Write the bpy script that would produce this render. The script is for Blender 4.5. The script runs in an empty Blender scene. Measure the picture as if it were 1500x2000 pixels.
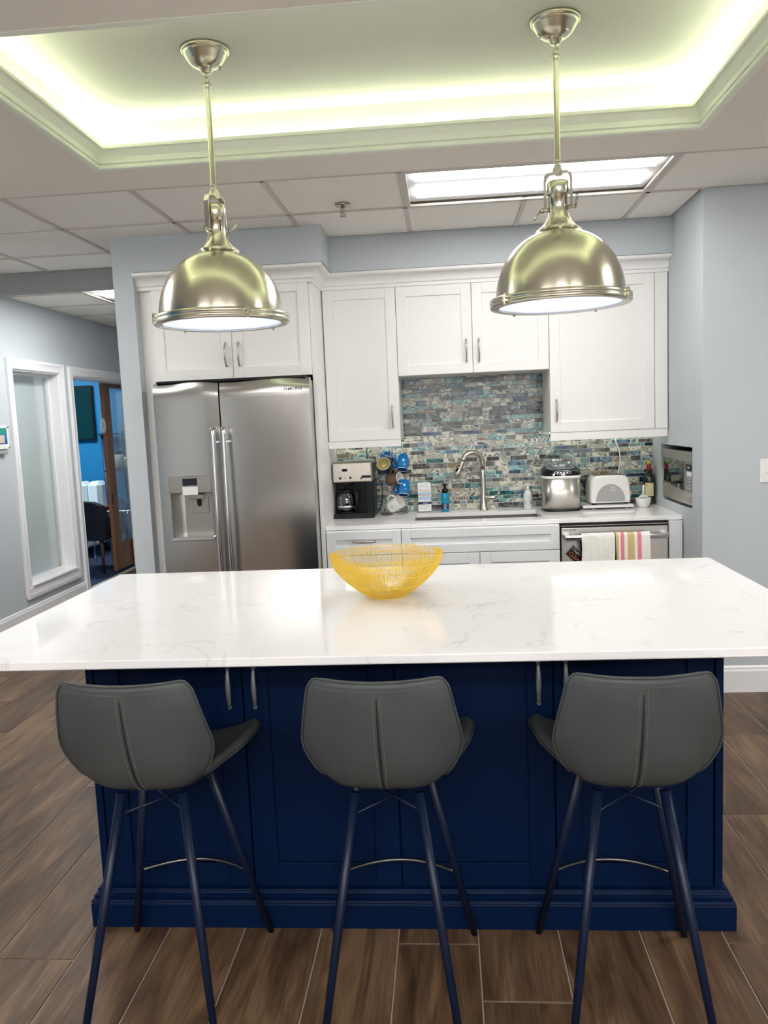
import bpy, math, random
from mathutils import Vector, Matrix
rnd = random.Random(11)
S = bpy.context.scene
C = S.collection
PI = math.pi

# ---------------------------------------------------------------- camera, world, exposure
cam = bpy.data.cameras.new('camera')
cam.sensor_fit = 'VERTICAL'; cam.sensor_height = 36.0; cam.lens = 1570.98 / 2000 * 36
cam.clip_start = 0.02
camo = bpy.data.objects.new('camera', cam); C.objects.link(camo)
yaw, pitch, roll = 0.07993, -0.114657, 0.043216
cy, sy, cp, sp, cr, sr = math.cos(yaw), math.sin(yaw), math.cos(pitch), math.sin(pitch), math.cos(roll), math.sin(roll)
RM = (Matrix(((cy, -sy, 0), (sy, cy, 0), (0, 0, 1))) @ Matrix(((1, 0, 0), (0, cp, -sp), (0, sp, cp)))
      @ Matrix(((cr, 0, sr), (0, 1, 0), (-sr, 0, cr))))
rt, fw, up = RM.col[0], RM.col[1], RM.col[2]
camo.matrix_world = Matrix(((rt[0], up[0], -fw[0], 0), (rt[1], up[1], -fw[1], 0), (rt[2], up[2], -fw[2], 1.5254), (0, 0, 0, 1)))
S.camera = camo
W = bpy.data.worlds.new('world'); S.world = W; W.use_nodes = True
bg = W.node_tree.nodes['Background']; bg.inputs[0].default_value = (0.96, 0.98, 1.0, 1); bg.inputs[1].default_value = 1.6
S.view_settings.view_transform = 'Standard'; S.view_settings.look = 'None'
S.view_settings.gamma = 1.0; S.view_settings.use_curve_mapping = False
S.view_settings.exposure = 1.19
S.cycles.max_bounces = 10; S.cycles.diffuse_bounces = 5; S.cycles.glossy_bounces = 5
S.cycles.transmission_bounces = 8; S.cycles.transparent_max_bounces = 12
S.cycles.sample_clamp_indirect = 6.0; S.cycles.caustics_reflective = False; S.cycles.caustics_refractive = False
S.cycles.use_denoising = True
L_TROFFER, L_COVE, L_PEND, L_UNDER, L_BLUE = 8.5, 7.0, .40, 4.0, 20.0
# front fill: unseen window added behind the camera, with a portal in its opening
pl = bpy.data.lights.new('fill_window_portal', 'AREA'); pl.shape = 'RECTANGLE'; pl.size = 4.0; pl.size_y = 1.3
pl.cycles.is_portal = True
plo = bpy.data.objects.new('fill_window_portal', pl); C.objects.link(plo)
plo.location = (0.9, -3.4, 1.6); plo.rotation_euler = (PI / 2, 0, PI)

# ---------------------------------------------------------------- mesh helpers
class MB:
    def __init__(s): s.v = []; s.f = []; s.s = []
    def add(s, vs, fs, smooth=False):
        n = len(s.v); s.v += [tuple(p) for p in vs]
        s.f += [tuple(i + n for i in f) for f in fs]; s.s += [smooth] * len(fs); return s
    def box(s, x0, x1, y0, y1, z0, z1, b=0.0):
        if x0 > x1: x0, x1 = x1, x0
        if y0 > y1: y0, y1 = y1, y0
        if z0 > z1: z0, z1 = z1, z0
        b = min(b, (x1 - x0) * .49, (y1 - y0) * .49, (z1 - z0) * .49)
        if b <= 0:
            vs = [(x, y, z) for x in (x0, x1) for y in (y0, y1) for z in (z0, z1)]
            return s.add(vs, [(0, 1, 3, 2), (4, 6, 7, 5), (0, 4, 5, 1), (2, 3, 7, 6), (0, 2, 6, 4), (1, 5, 7, 3)])
        vs = []; idx = {}
        X, Y, Z = (x0, x1), (y0, y1), (z0, z1); sg = (1, -1)
        for i in (0, 1):
            for j in (0, 1):
                for k in (0, 1):
                    for a in range(3):
                        p = [X[i] + sg[i] * b, Y[j] + sg[j] * b, Z[k] + sg[k] * b]
                        p[a] = (X[i], Y[j], Z[k])[a]
                        idx[i, j, k, a] = len(vs); vs.append(p)
        g = lambda i, j, k, a: idx[i, j, k, a]
        fs = []
        for i in (0, 1):
            fs.append((g(i, 0, 0, 0), g(i, 1, 0, 0), g(i, 1, 1, 0), g(i, 0, 1, 0)))
            fs.append((g(0, i, 0, 1), g(1, i, 0, 1), g(1, i, 1, 1), g(0, i, 1, 1)))
            fs.append((g(0, 0, i, 2), g(1, 0, i, 2), g(1, 1, i, 2), g(0, 1, i, 2)))
        for i in (0, 1):
            for j in (0, 1):
                fs.append((g(i, j, 0, 0), g(i, j, 1, 0), g(i, j, 1, 1), g(i, j, 0, 1)))
                fs.append((g(i, 0, j, 0), g(i, 1, j, 0), g(i, 1, j, 2), g(i, 0, j, 2)))
                fs.append((g(0, i, j, 1), g(1, i, j, 1), g(1, i, j, 2), g(0, i, j, 2)))
                for k in (0, 1): fs.append((g(i, j, k, 0), g(i, j, k, 1), g(i, j, k, 2)))
        return s.add(vs, fs)
    def tube(s, pts, r, n=8, caps=True, smooth=True, flat=None):
        pts = [Vector(p) for p in pts]; m = len(pts)
        rs = r if isinstance(r, (list, tuple)) else [r] * m
        t0 = (pts[1] - pts[0]).normalized()
        a = Vector((0, 0, 1)) if abs(t0.z) < .9 else Vector((1, 0, 0))
        nrm = (a - t0 * a.dot(t0)).normalized(); vs = []
        for i in range(m):
            t = (pts[min(i + 1, m - 1)] - pts[max(i - 1, 0)]).normalized()
            nrm = (nrm - t * nrm.dot(t)).normalized(); bn = t.cross(nrm)
            f = flat or (1, 1)
            for k in range(n):
                q = 2 * PI * (k + .5) / n
                vs.append(pts[i] + nrm * (math.cos(q) * rs[i] * f[0]) + bn * (math.sin(q) * rs[i] * f[1]))
        fs = [(i * n + k, i * n + (k + 1) % n, (i + 1) * n + (k + 1) % n, (i + 1) * n + k) for i in range(m - 1) for k in range(n)]
        s.add(vs, fs, smooth)
        if caps:
            b = len(s.v) - len(vs)
            s.f += [tuple(range(b + n - 1, b - 1, -1)), tuple(range(b + (m - 1) * n, b + m * n))]; s.s += [False, False]
        return s
    def lathe(s, prof, c=(0, 0, 0), n=32, smooth=True, M=None):
        vs = []
        for r, z in prof:
            for k in range(n):
                q = 2 * PI * k / n; p = Vector((r * math.cos(q), r * math.sin(q), z))
                if M is not None: p = M @ p
                vs.append(p + Vector(c))
        m = len(prof)
        fs = [(i * n + k, i * n + (k + 1) % n, (i + 1) * n + (k + 1) % n, (i + 1) * n + k) for i in range(m - 1) for k in range(n)]
        b = len(s.v); s.add(vs, fs, smooth)
        for i in (0, m - 1):
            if prof[i][0] > 1e-5: s.f.append(tuple(b + i * n + k for k in range(n))); s.s.append(False)
        return s
    def shell(s, prof, c=(0, 0, 0), n=32, M=None):   # open lathe, no caps (profile closes on itself)
        vs = []; m = len(prof)
        for r, z in prof:
            for k in range(n):
                q = 2 * PI * k / n; p = Vector((r * math.cos(q), r * math.sin(q), z))
                if M is not None: p = M @ p
                vs.append(p + Vector(c))
        return s.add(vs, [(i * n + k, i * n + (k + 1) % n, ((i + 1) % m) * n + (k + 1) % n, ((i + 1) % m) * n + k) for i in range(m - 1) for k in range(n)], True)
    def torus(s, c, R, r, M=None, n=20, m=8, sx=1.0):
        vs = []
        for i in range(n):
            a = 2 * PI * i / n
            for j in range(m):
                b = 2 * PI * j / m
                p = Vector(((R + r * math.cos(b)) * math.cos(a) * sx, (R + r * math.cos(b)) * math.sin(a), r * math.sin(b)))
                if M is not None: p = M @ p
                vs.append(p + Vector(c))
        return s.add(vs, [(i * m + j, i * m + (j + 1) % m, ((i + 1) % n) * m + (j + 1) % m, ((i + 1) % n) * m + j) for i in range(n) for j in range(m)], True)
    def prism(s, poly, f, lo, hi, smooth=False):     # f(a,b,t)->xyz
        n = len(poly); vs = [f(a, b, lo) for a, b in poly] + [f(a, b, hi) for a, b in poly]
        s.add(vs, [(i, (i + 1) % n, n + (i + 1) % n, n + i) for i in range(n)], smooth)
        b = len(s.v) - 2 * n
        s.f += [tuple(range(b + n - 1, b - 1, -1)), tuple(range(b + n, b + 2 * n))]; s.s += [False, False]
        return s
    def sweep(s, prof, path, N, closed=False):       # prof: (offset, up); mitred at path corners
        P = [Vector(p) for p in path]; N = Vector(N); m = len(P); k = len(prof); vs = []
        for i in range(m):
            d1 = (P[i] - P[i - 1]).normalized() if (i > 0 or closed) else None
            d2 = (P[(i + 1) % m] - P[i]).normalized() if (i < m - 1 or closed) else None
            s1 = N.cross(d1) if d1 is not None else N.cross(d2)
            s2 = N.cross(d2) if d2 is not None else s1
            mt = (s1 + s2) / (1 + s1.dot(s2))
            for o, u in prof: vs.append(P[i] + mt * o + N * u)
        fs = [(i * k + j, i * k + (j + 1) % k, ((i + 1) % m) * k + (j + 1) % k, ((i + 1) % m) * k + j)
              for i in range(m if closed else m - 1) for j in range(k)]
        s.add(vs, fs)
        if not closed:
            b = len(s.v) - len(vs)
            s.f += [tuple(range(b + k - 1, b - 1, -1)), tuple(range(b + (m - 1) * k, b + m * k))]; s.s += [False, False]
        return s
    def grid(s, fn, nu, nv, smooth=True, skip=None):
        b = len(s.v); s.v += [tuple(fn(i / nu, j / nv)) for i in range(nu + 1) for j in range(nv + 1)]
        for i in range(nu):
            for j in range(nv):
                if skip and skip(i, j): continue
                s.f.append((b + i * (nv + 1) + j, b + i * (nv + 1) + j + 1, b + (i + 1) * (nv + 1) + j + 1, b + (i + 1) * (nv + 1) + j)); s.s.append(smooth)
        return s

ORG = {}
def org(o):
    return ORG.get(o.name, Vector((0, 0, 0))) if o is not None else Vector((0, 0, 0))
def build(name, mb, mat, parent=None, origin=None, label=None, recalc=True):
    o0 = org(parent) if parent is not None else Vector(origin if origin is not None else (0, 0, 0))
    me = bpy.data.meshes.new(name)
    me.from_pydata([(p[0] - o0[0], p[1] - o0[1], p[2] - o0[2]) for p in mb.v], [], mb.f)
    me.polygons.foreach_set('use_smooth', mb.s); me.validate(); me.update()
    if recalc:
        import bmesh
        bm = bmesh.new(); bm.from_mesh(me); bmesh.ops.recalc_face_normals(bm, faces=bm.faces); bm.to_mesh(me); bm.free()
    if mat is not None: me.materials.append(mat)
    ob = bpy.data.objects.new(name, me); C.objects.link(ob)
    if parent is not None: ob.parent = parent
    else: ob.location = o0
    ORG[ob.name] = o0
    if label: ob['label'] = label
    return ob
def thing(name, label, cat, loc, group=None):
    o = bpy.data.objects.new(name, None); o.empty_display_size = .05; C.objects.link(o)
    o.location = loc; ORG[o.name] = Vector(loc); o['label'] = label; o['category'] = cat
    if group: o['group'] = group
    return o
def solo(name, mb, mat, label, cat, group=None):
    xs, ys, zs = zip(*mb.v)
    o = build(name, mb, mat, origin=((min(xs) + max(xs)) / 2, (min(ys) + max(ys)) / 2, min(zs)))
    o['label'] = label; o['category'] = cat
    if group: o['group'] = group
    return o
def struct(name, mb, mat, parent=None, label=None):
    o = build(name, mb, mat, parent=parent, label=label)
    if parent is None: o['kind'] = 'structure'
    return o
def copy_tree(root):
    r = root.copy(); C.objects.link(r)
    for ch in list(root.children):
        c = ch.copy(); C.objects.link(c); c.parent = r
        for g in list(ch.children):
            d = g.copy(); C.objects.link(d); d.parent = c
    return r
FACE_Y = Matrix(((1, 0, 0, 0), (0, 0, -1, 0), (0, 1, 0, 0), (0, 0, 0, 1)))      # text facing -Y
FACE_NX = Matrix(((0, 0, -1, 0), (-1, 0, 0, 0), (0, 1, 0, 0), (0, 0, 0, 1)))    # text facing -X
def text(name, body, size, M, mat, parent, loc, align='CENTER', sx=1.0, bold=0.0, shear=0.0, ext=.0004, rot=0.0, label=None):
    cu = bpy.data.curves.new(name, 'FONT'); cu.body = body; cu.size = size; cu.extrude = ext
    cu.align_x = align; cu.align_y = 'CENTER'; cu.shear = shear; cu.offset = bold; cu.resolution_u = 2
    to = bpy.data.objects.new('tmp', cu); me = bpy.data.meshes.new_from_object(to)
    bpy.data.objects.remove(to); bpy.data.curves.remove(cu)
    me.transform(Matrix.Translation(Vector(loc) - org(parent)) @ M @ Matrix.Rotation(rot, 4, 'Z') @ Matrix.Diagonal((sx, 1, 1, 1)))
    me.name = name; me.materials.append(mat)
    ob = bpy.data.objects.new(name, me); C.objects.link(ob); ob.parent = parent; ORG[ob.name] = org(parent)
    if label: ob['label'] = label
    return ob

# ---------------------------------------------------------------- materials
MATS = {}
def nd(nt, t, **kw):
    n = nt.nodes.new(t)
    for k, v in kw.items(): setattr(n, k, v)
    return n
def mat(name, col, rough=.5, metal=0.0, var=.04, vscale=6.0, bump=0.0, bscale=120.0, bdist=.002, coat=0.0, spec=.5, stretch=None,
        emit=None, es=0.0, trans=0.0, ior=1.45, alpha=1.0, rvar=0.0, aniso=0.0, sss=0.0):
    m = bpy.data.materials.new(name); m.use_nodes = True; nt = m.node_tree
    b = nt.nodes['Principled BSDF']; lk = nt.links.new
    b.inputs['Base Color'].default_value = (*col, 1); b.inputs['Roughness'].default_value = rough
    b.inputs['Metallic'].default_value = metal; b.inputs['Coat Weight'].default_value = coat
    b.inputs['Coat Roughness'].default_value = .06
    b.inputs['Specular IOR Level'].default_value = spec; b.inputs['IOR'].default_value = ior
    b.inputs['Transmission Weight'].default_value = trans; b.inputs['Alpha'].default_value = alpha
    b.inputs['Anisotropic'].default_value = aniso
    if emit: b.inputs['Emission Color'].default_value = (*emit, 1); b.inputs['Emission Strength'].default_value = es
    tc = nd(nt, 'ShaderNodeTexCoord'); mp = nd(nt, 'ShaderNodeMapping'); lk(tc.outputs['Object'], mp.inputs[0])
    if stretch: mp.inputs['Scale'].default_value = stretch
    if var > 0:
        nz = nd(nt, 'ShaderNodeTexNoise'); nz.inputs['Scale'].default_value = vscale; nz.inputs['Detail'].default_value = 4
        lk(mp.outputs[0], nz.inputs['Vector'])
        mx = nd(nt, 'ShaderNodeMix', data_type='RGBA')
        mx.inputs[6].default_value = tuple(c * (1 - var) for c in col) + (1,); mx.inputs[7].default_value = tuple(min(1, c * (1 + var)) for c in col) + (1,)
        lk(nz.outputs['Fac'], mx.inputs[0]); lk(mx.outputs[2], b.inputs['Base Color'])
        if rvar:
            mr = nd(nt, 'ShaderNodeMapRange'); mr.inputs[3].default_value = max(.02, rough - rvar); mr.inputs[4].default_value = rough + rvar
            lk(nz.outputs['Fac'], mr.inputs[0]); lk(mr.outputs[0], b.inputs['Roughness'])
    if bump > 0:
        nb = nd(nt, 'ShaderNodeTexNoise'); nb.inputs['Scale'].default_value = bscale; nb.inputs['Detail'].default_value = 3
        lk(mp.outputs[0], nb.inputs['Vector'])
        bp = nd(nt, 'ShaderNodeBump'); bp.inputs['Strength'].default_value = bump; bp.inputs['Distance'].default_value = bdist
        lk(nb.outputs['Fac'], bp.inputs['Height']); lk(bp.outputs[0], b.inputs['Normal'])
    if aniso > 0:
        tg = nd(nt, 'ShaderNodeTangent', direction_type='RADIAL', axis='Z'); lk(tg.outputs[0], b.inputs['Tangent'])
        b.inputs['Anisotropic Rotation'].default_value = .25
    MATS[name] = m; return m
def emis(name, col, st):
    m = bpy.data.materials.new(name); m.use_nodes = True; nt = m.node_tree; nt.nodes.clear()
    e = nd(nt, 'ShaderNodeEmission'); e.inputs[0].default_value = (*col, 1); e.inputs[1].default_value = st
    o = nd(nt, 'ShaderNodeOutputMaterial'); nt.links.new(e.outputs[0], o.inputs[0]); return m
def glass(name, col=(1, 1, 1), gloss=.12, rough=.02, clear=.9):
    m = bpy.data.materials.new(name); m.use_nodes = True; nt = m.node_tree; nt.nodes.clear(); lk = nt.links.new
    t = nd(nt, 'ShaderNodeBsdfTransparent'); t.inputs[0].default_value = (*[c * clear for c in col], 1)
    g = nd(nt, 'ShaderNodeBsdfGlossy'); g.inputs[1].default_value = rough
    lw = nd(nt, 'ShaderNodeLayerWeight'); lw.inputs[0].default_value = .5
    fr = nd(nt, 'ShaderNodeMath', operation='POWER'); fr.inputs[1].default_value = 5.0; lk(lw.outputs['Facing'], fr.inputs[0])
    ad = nd(nt, 'ShaderNodeMath', operation='ADD', use_clamp=True); ad.inputs[1].default_value = gloss; lk(fr.outputs[0], ad.inputs[0])
    mx = nd(nt, 'ShaderNodeMixShader'); lk(ad.outputs[0], mx.inputs[0]); lk(t.outputs[0], mx.inputs[1]); lk(g.outputs[0], mx.inputs[2])
    o = nd(nt, 'ShaderNodeOutputMaterial'); lk(mx.outputs[0], o.inputs[0]); return m

M_wall = mat('wall_paint', (.50, .54, .565), .75, var=.015, bump=.05, bscale=300)
M_ceil = mat('ceiling_paint', (.86, .81, .73), .85, var=.015, bump=.08, bscale=250)
M_panel = mat('ceiling_panel', (.90, .87, .81), .9, var=.03, vscale=40, bump=.15, bscale=400)
M_tbar = mat('ceiling_tbar', (.62, .58, .53), .6, var=.02)
M_tray = mat('tray_paint', (.84, .87, .73), .85, var=.01, bump=.05)
M_crown = mat('crown_paint', (.88, .91, .79), .5, var=.01)
M_trim = mat('trim_white', (.82, .82, .83), .4, var=.015)
M_cab = mat('cabinet_white', (.82, .81, .79), .38, var=.012, vscale=3)
M_base = mat('base_cabinet_white', (.78, .795, .81), .38, var=.012, vscale=3)
M_navy = mat('navy_lacquer', (.0007, .0085, .038), .5, var=.12, vscale=5, bump=.04, bscale=200, spec=.12)
M_hgrey = mat('grey_handle', (.30, .31, .32), .4, .8, var=.08)
M_nickel = mat('brushed_nickel', (.46, .40, .35), .3, 1.0, var=.05, vscale=30)
M_nickel2 = mat('satin_nickel', (.60, .57, .50), .26, 1.0, var=.05, vscale=30, stretch=(1, 1, 8))
M_pend = mat('pendant_nickel', (.65, .62, .50), .25, 1.0, var=.05, vscale=20, stretch=(1, 1, 14), aniso=.6)
M_steel = mat('stainless', (.50, .49, .47), .19, 1.0, var=.06, vscale=4, stretch=(1, 1, 40), bump=.03, bscale=2.2)
M_disp = mat('dispenser_steel', (.40, .38, .34), .38, 1.0, var=.05)
M_steelh = mat('handle_steel', (.70, .69, .70), .22, 1.0, var=.03)
M_steeld = mat('dishwasher_steel', (.62, .59, .56), .34, 1.0, var=.05, vscale=4, stretch=(40, 1, 1))
M_dark = mat('dark_plastic', (.008, .008, .010), .28, var=.1, spec=.3)
M_black = mat('gap_black', (.006, .006, .007), .8, var=.1)
M_grey = mat('grey_plastic', (.36, .36, .35), .45, var=.04)
M_white = mat('white_plastic', (.80, .80, .78), .3, var=.015)
M_ceramic = mat('white_ceramic', (.80, .79, .75), .18, var=.02, coat=.5)
M_screen = mat('screen', (.004, .004, .02), .1, var=.1)
M_leather = mat('grey_leather', (.054, .061, .061), .52, var=.36, vscale=6, bump=.35, bscale=180, rvar=.08)
M_seam = mat('seam_black', (.01, .01, .012), .7, var=.1)
M_stitch = mat('stitch_thread', (.17, .165, .15), .7, var=.1)
M_leg = mat('stool_leg_metal', (.004, .010, .032), .36, 0.0, var=.1, bump=.08, bscale=300, spec=.35)
M_gold = mat('gold_wire', (.96, .66, .09), .35, .3, var=.08)
M_grout = mat('floor_grout', (.40, .35, .30), .85, var=.08)
M_lens = mat('troffer_reflector', (.45, .45, .46), .5, var=.01, emit=(1, .97, .97), es=.10)
M_tube = emis('troffer_lens', (1.0, .98, .965), L_TROFFER)
M_tube2 = emis('room_troffer_lens', (1.0, .98, .965), 18.5)
M_tube3 = emis('hall_troffer_lens', (1.0, .98, .965), 17.0)
M_tube4 = emis('side_troffer_lens', (1.0, .98, .965), 14.0)
M_bluetube = emis('office_light', (.85, .95, 1.0), L_BLUE)
M_led = emis('cove_led', (.96, 1.0, .82), L_COVE)
M_under = emis('under_cabinet_led', (.96, 1.0, .86), L_UNDER)
M_blue = mat('blue_paint', (.002, .165, .36), .6, var=.03)
M_carpet = mat('navy_carpet', (.01, .02, .06), .95, var=.4, vscale=200)
M_glass = glass('window_glass', (.975, 1, .995), .06, clear=.98)
M_clear = glass('clear_plastic', (.97, 1, 1), .10, .05)
M_carafe = glass('carafe_glass', (.35, .36, .38), .16, .03)
M_blind = mat('window_blind', (.80, .83, .84), .8, var=.03, vscale=3)
M_wood = mat('door_wood', (.17, .075, .028), .4, var=.35, vscale=5, stretch=(6, 6, .8))

def quartz():
    m = mat('quartz', (.84, .83, .83), .055, var=0, spec=.28); nt = m.node_tree; b = nt.nodes['Principled BSDF']; lk = nt.links.new
    tc = nd(nt, 'ShaderNodeTexCoord')
    n1 = nd(nt, 'ShaderNodeTexNoise'); n1.inputs['Scale'].default_value = 3.2; n1.inputs['Detail'].default_value = 7; n1.inputs['Distortion'].default_value = 1.6
    lk(tc.outputs['Object'], n1.inputs['Vector'])
    ramp = nd(nt, 'ShaderNodeValToRGB'); e = ramp.color_ramp.elements
    e[0].position = .475; e[0].color = (0, 0, 0, 1); e[1].position = .525; e[1].color = (0, 0, 0, 1)
    x = ramp.color_ramp.elements.new(.5); x.color = (1, 1, 1, 1); lk(n1.outputs['Fac'], ramp.inputs[0])
    n2 = nd(nt, 'ShaderNodeTexNoise'); n2.inputs['Scale'].default_value = 5; n2.inputs['Detail'].default_value = 3; lk(tc.outputs['Object'], n2.inputs['Vector'])
    r2 = nd(nt, 'ShaderNodeMapRange'); r2.inputs[1].default_value = .45; r2.inputs[2].default_value = .7; lk(n2.outputs['Fac'], r2.inputs[0])
    mu = nd(nt, 'ShaderNodeMath', operation='MULTIPLY'); lk(ramp.outputs[0], mu.inputs[0]); lk(r2.outputs[0], mu.inputs[1])
    mx = nd(nt, 'ShaderNodeMix', data_type='RGBA'); mx.inputs[6].default_value = (.90, .885, .88, 1); mx.inputs[7].default_value = (.73, .72, .72, 1)
    lk(mu.outputs[0], mx.inputs[0]); lk(mx.outputs[2], b.inputs['Base Color']); return m
M_quartz = quartz()

def plank_mat():
    m = mat('wood_plank', (.2, .13, .09), .42, var=0); nt = m.node_tree; b = nt.nodes['Principled BSDF']; lk = nt.links.new
    tc = nd(nt, 'ShaderNodeTexCoord'); oi = nd(nt, 'ShaderNodeObjectInfo')
    cx = nd(nt, 'ShaderNodeCombineXYZ'); ml = nd(nt, 'ShaderNodeMath', operation='MULTIPLY'); ml.inputs[1].default_value = 57
    lk(oi.outputs['Random'], ml.inputs[0]); lk(ml.outputs[0], cx.inputs[0]); lk(ml.outputs[0], cx.inputs[1])
    av = nd(nt, 'ShaderNodeVectorMath', operation='ADD'); lk(tc.outputs['Object'], av.inputs[0]); lk(cx.outputs[0], av.inputs[1])
    mp = nd(nt, 'ShaderNodeMapping'); mp.inputs['Scale'].default_value = (5, .9, 1); lk(av.outputs[0], mp.inputs[0])
    n1 = nd(nt, 'ShaderNodeTexNoise'); n1.inputs['Scale'].default_value = 2.2; n1.inputs['Detail'].default_value = 6; n1.inputs['Distortion'].default_value = 1.2; lk(mp.outputs[0], n1.inputs['Vector'])
    mp2 = nd(nt, 'ShaderNodeMapping'); mp2.inputs['Scale'].default_value = (60, 3, 1); lk(av.outputs[0], mp2.inputs[0])
    n2 = nd(nt, 'ShaderNodeTexNoise'); n2.inputs['Scale'].default_value = 2; n2.inputs['Detail'].default_value = 4; n2.inputs['Distortion'].default_value = .6; lk(mp2.outputs[0], n2.inputs['Vector'])
    a = nd(nt, 'ShaderNodeMath', operation='MULTIPLY_ADD'); a.inputs[1].default_value = .5; lk(n2.outputs['Fac'], a.inputs[0]); lk(n1.outputs['Fac'], a.inputs[2])
    a2 = nd(nt, 'ShaderNodeMath', operation='MULTIPLY_ADD'); a2.inputs[1].default_value = .16; lk(oi.outputs['Random'], a2.inputs[0]); lk(a.outputs[0], a2.inputs[2])
    r = nd(nt, 'ShaderNodeValToRGB'); e = r.color_ramp.elements
    e[0].position = .5; e[0].color = (.030, .016, .009, 1); e[1].position = 1.0; e[1].color = (.185, .110, .060, 1)
    x = e.new(.68); x.color = (.070, .039, .021, 1); x = e.new(.85); x.color = (.116, .068, .037, 1)
    lk(a2.outputs[0], r.inputs[0]); lk(r.outputs[0], b.inputs['Base Color'])
    bp = nd(nt, 'ShaderNodeBump'); bp.inputs['Strength'].default_value = .12; bp.inputs['Distance'].default_value = .002
    lk(n2.outputs['Fac'], bp.inputs['Height']); lk(bp.outputs[0], b.inputs['Normal']); return m
M_plank = plank_mat()

def agate():
    m = mat('agate_glass', (.5, .5, .5), .16, var=0, coat=.15); nt = m.node_tree; b = nt.nodes['Principled BSDF']; lk = nt.links.new
    at = nd(nt, 'ShaderNodeAttribute', attribute_name='tint'); sp_ = nd(nt, 'ShaderNodeSeparateColor'); lk(at.outputs['Color'], sp_.inputs[0])
    ge = nd(nt, 'ShaderNodeNewGeometry')
    sc = nd(nt, 'ShaderNodeVectorMath', operation='SCALE'); sc.inputs['Scale'].default_value = 23; lk(at.outputs['Vector'], sc.inputs[0])
    av = nd(nt, 'ShaderNodeVectorMath', operation='ADD'); lk(ge.outputs['Position'], av.inputs[0]); lk(sc.outputs[0], av.inputs[1])
    n1 = nd(nt, 'ShaderNodeTexNoise'); n1.inputs['Scale'].default_value = 9; n1.inputs['Detail'].default_value = 1.6; n1.inputs['Distortion'].default_value = 1.5; lk(av.outputs[0], n1.inputs['Vector'])
    mu = nd(nt, 'ShaderNodeMath', operation='MULTIPLY'); mu.inputs[1].default_value = 2.5; lk(n1.outputs['Fac'], mu.inputs[0])
    fr = nd(nt, 'ShaderNodeMath', operation='PINGPONG'); fr.inputs[1].default_value = 1; lk(mu.outputs[0], fr.inputs[0])
    r = nd(nt, 'ShaderNodeValToRGB'); e = r.color_ramp.elements
    e[0].position = 0; e[0].color = (.05, .045, .05, 1); e[1].position = 1; e[1].color = (.46, .46, .43, 1)
    for p, c in ((.05, (.20, .19, .18)), (.10, (.70, .70, .64)), (.30, (.80, .81, .76)), (.38, (.46, .46, .45)), (.43, (.10, .095, .10)), (.48, (.34, .33, .32)), (.55, (.74, .74, .69)), (.74, (.84, .84, .79)), (.80, (.52, .49, .44)), (.84, (.22, .20, .19)), (.90, (.62, .62, .58))):
        x = e.new(p); x.color = (*c, 1)
    lk(fr.outputs[0], r.inputs[0])
    pal = nd(nt, 'ShaderNodeValToRGB'); pal.color_ramp.interpolation = 'CONSTANT'; e = pal.color_ramp.elements
    e[0].position = 0; e[0].color = (.88, .88, .80, 1); e[1].position = .40; e[1].color = (.22, .215, .22, 1)
    for p, c in ((.58, (.44, .74, .78)), (.76, (.03, .12, .30)), (.81, (.02, .30, .33)), (.86, (.24, .40, .58)), (.92, (.62, .50, .36)), (.95, (.06, .06, .07))):
        x = e.new(p); x.color = (*c, 1)
    lk(sp_.outputs[0], pal.inputs[0])
    ov = nd(nt, 'ShaderNodeMix', data_type='RGBA', blend_type='MULTIPLY'); ov.inputs[0].default_value = 1.0
    g2 = nd(nt, 'ShaderNodeMix', data_type='RGBA'); g2.inputs[0].default_value = .03; g2.inputs[7].default_value = (1, 1, 1, 1)
    lk(r.outputs[0], g2.inputs[6]); lk(g2.outputs[2], ov.inputs[6]); lk(pal.outputs[0], ov.inputs[7])
    n3 = nd(nt, 'ShaderNodeTexNoise'); n3.inputs['Scale'].default_value = 6; lk(av.outputs[0], n3.inputs['Vector'])
    mr = nd(nt, 'ShaderNodeMapRange'); mr.inputs[1].default_value = .42; mr.inputs[2].default_value = .6; lk(n3.outputs['Fac'], mr.inputs[0])
    mrs = nd(nt, 'ShaderNodeMath', operation='MULTIPLY'); mrs.inputs[1].default_value = .45; lk(mr.outputs[0], mrs.inputs[0])
    fin = nd(nt, 'ShaderNodeMix', data_type='RGBA'); lk(mrs.outputs[0], fin.inputs[0]); lk(ov.outputs[2], fin.inputs[6]); lk(r.outputs[0], fin.inputs[7])
    ga = nd(nt, 'ShaderNodeGamma'); ga.inputs[1].default_value = 1.35; lk(fin.outputs[2], ga.inputs[0]); lk(ga.outputs[0], b.inputs['Base Color']); return m
M_agate = agate()
M_tgrout = mat('tile_grout', (.66, .67, .64), .8, var=.05)

def striped():
    m = mat('striped_cotton', (.8, .78, .72), .9, var=0, bump=.5, bscale=28, bdist=.008); nt = m.node_tree; b = nt.nodes['Principled BSDF']; lk = nt.links.new
    tc = nd(nt, 'ShaderNodeTexCoord'); sx = nd(nt, 'ShaderNodeSeparateXYZ'); lk(tc.outputs['Generated'], sx.inputs[0])
    r = nd(nt, 'ShaderNodeValToRGB'); r.color_ramp.interpolation = 'CONSTANT'; e = r.color_ramp.elements
    e[0].position = 0; e[0].color = (.62, .47, .24, 1); e[1].position = .10; e[1].color = (.82, .79, .72, 1)
    for p, c in ((.15, (.72, .22, .28)), (.255, (.82, .78, .70)), (.35, (.60, .45, .22)), (.545, (.82, .79, .72)), (.625, (.74, .25, .31)), (.745, (.82, .80, .75))):
        x = e.new(p); x.color = (*c, 1)
    lk(sx.outputs[0], r.inputs[0]); lk(r.outputs[0], b.inputs['Base Color']); return m
M_stripe = striped()
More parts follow.
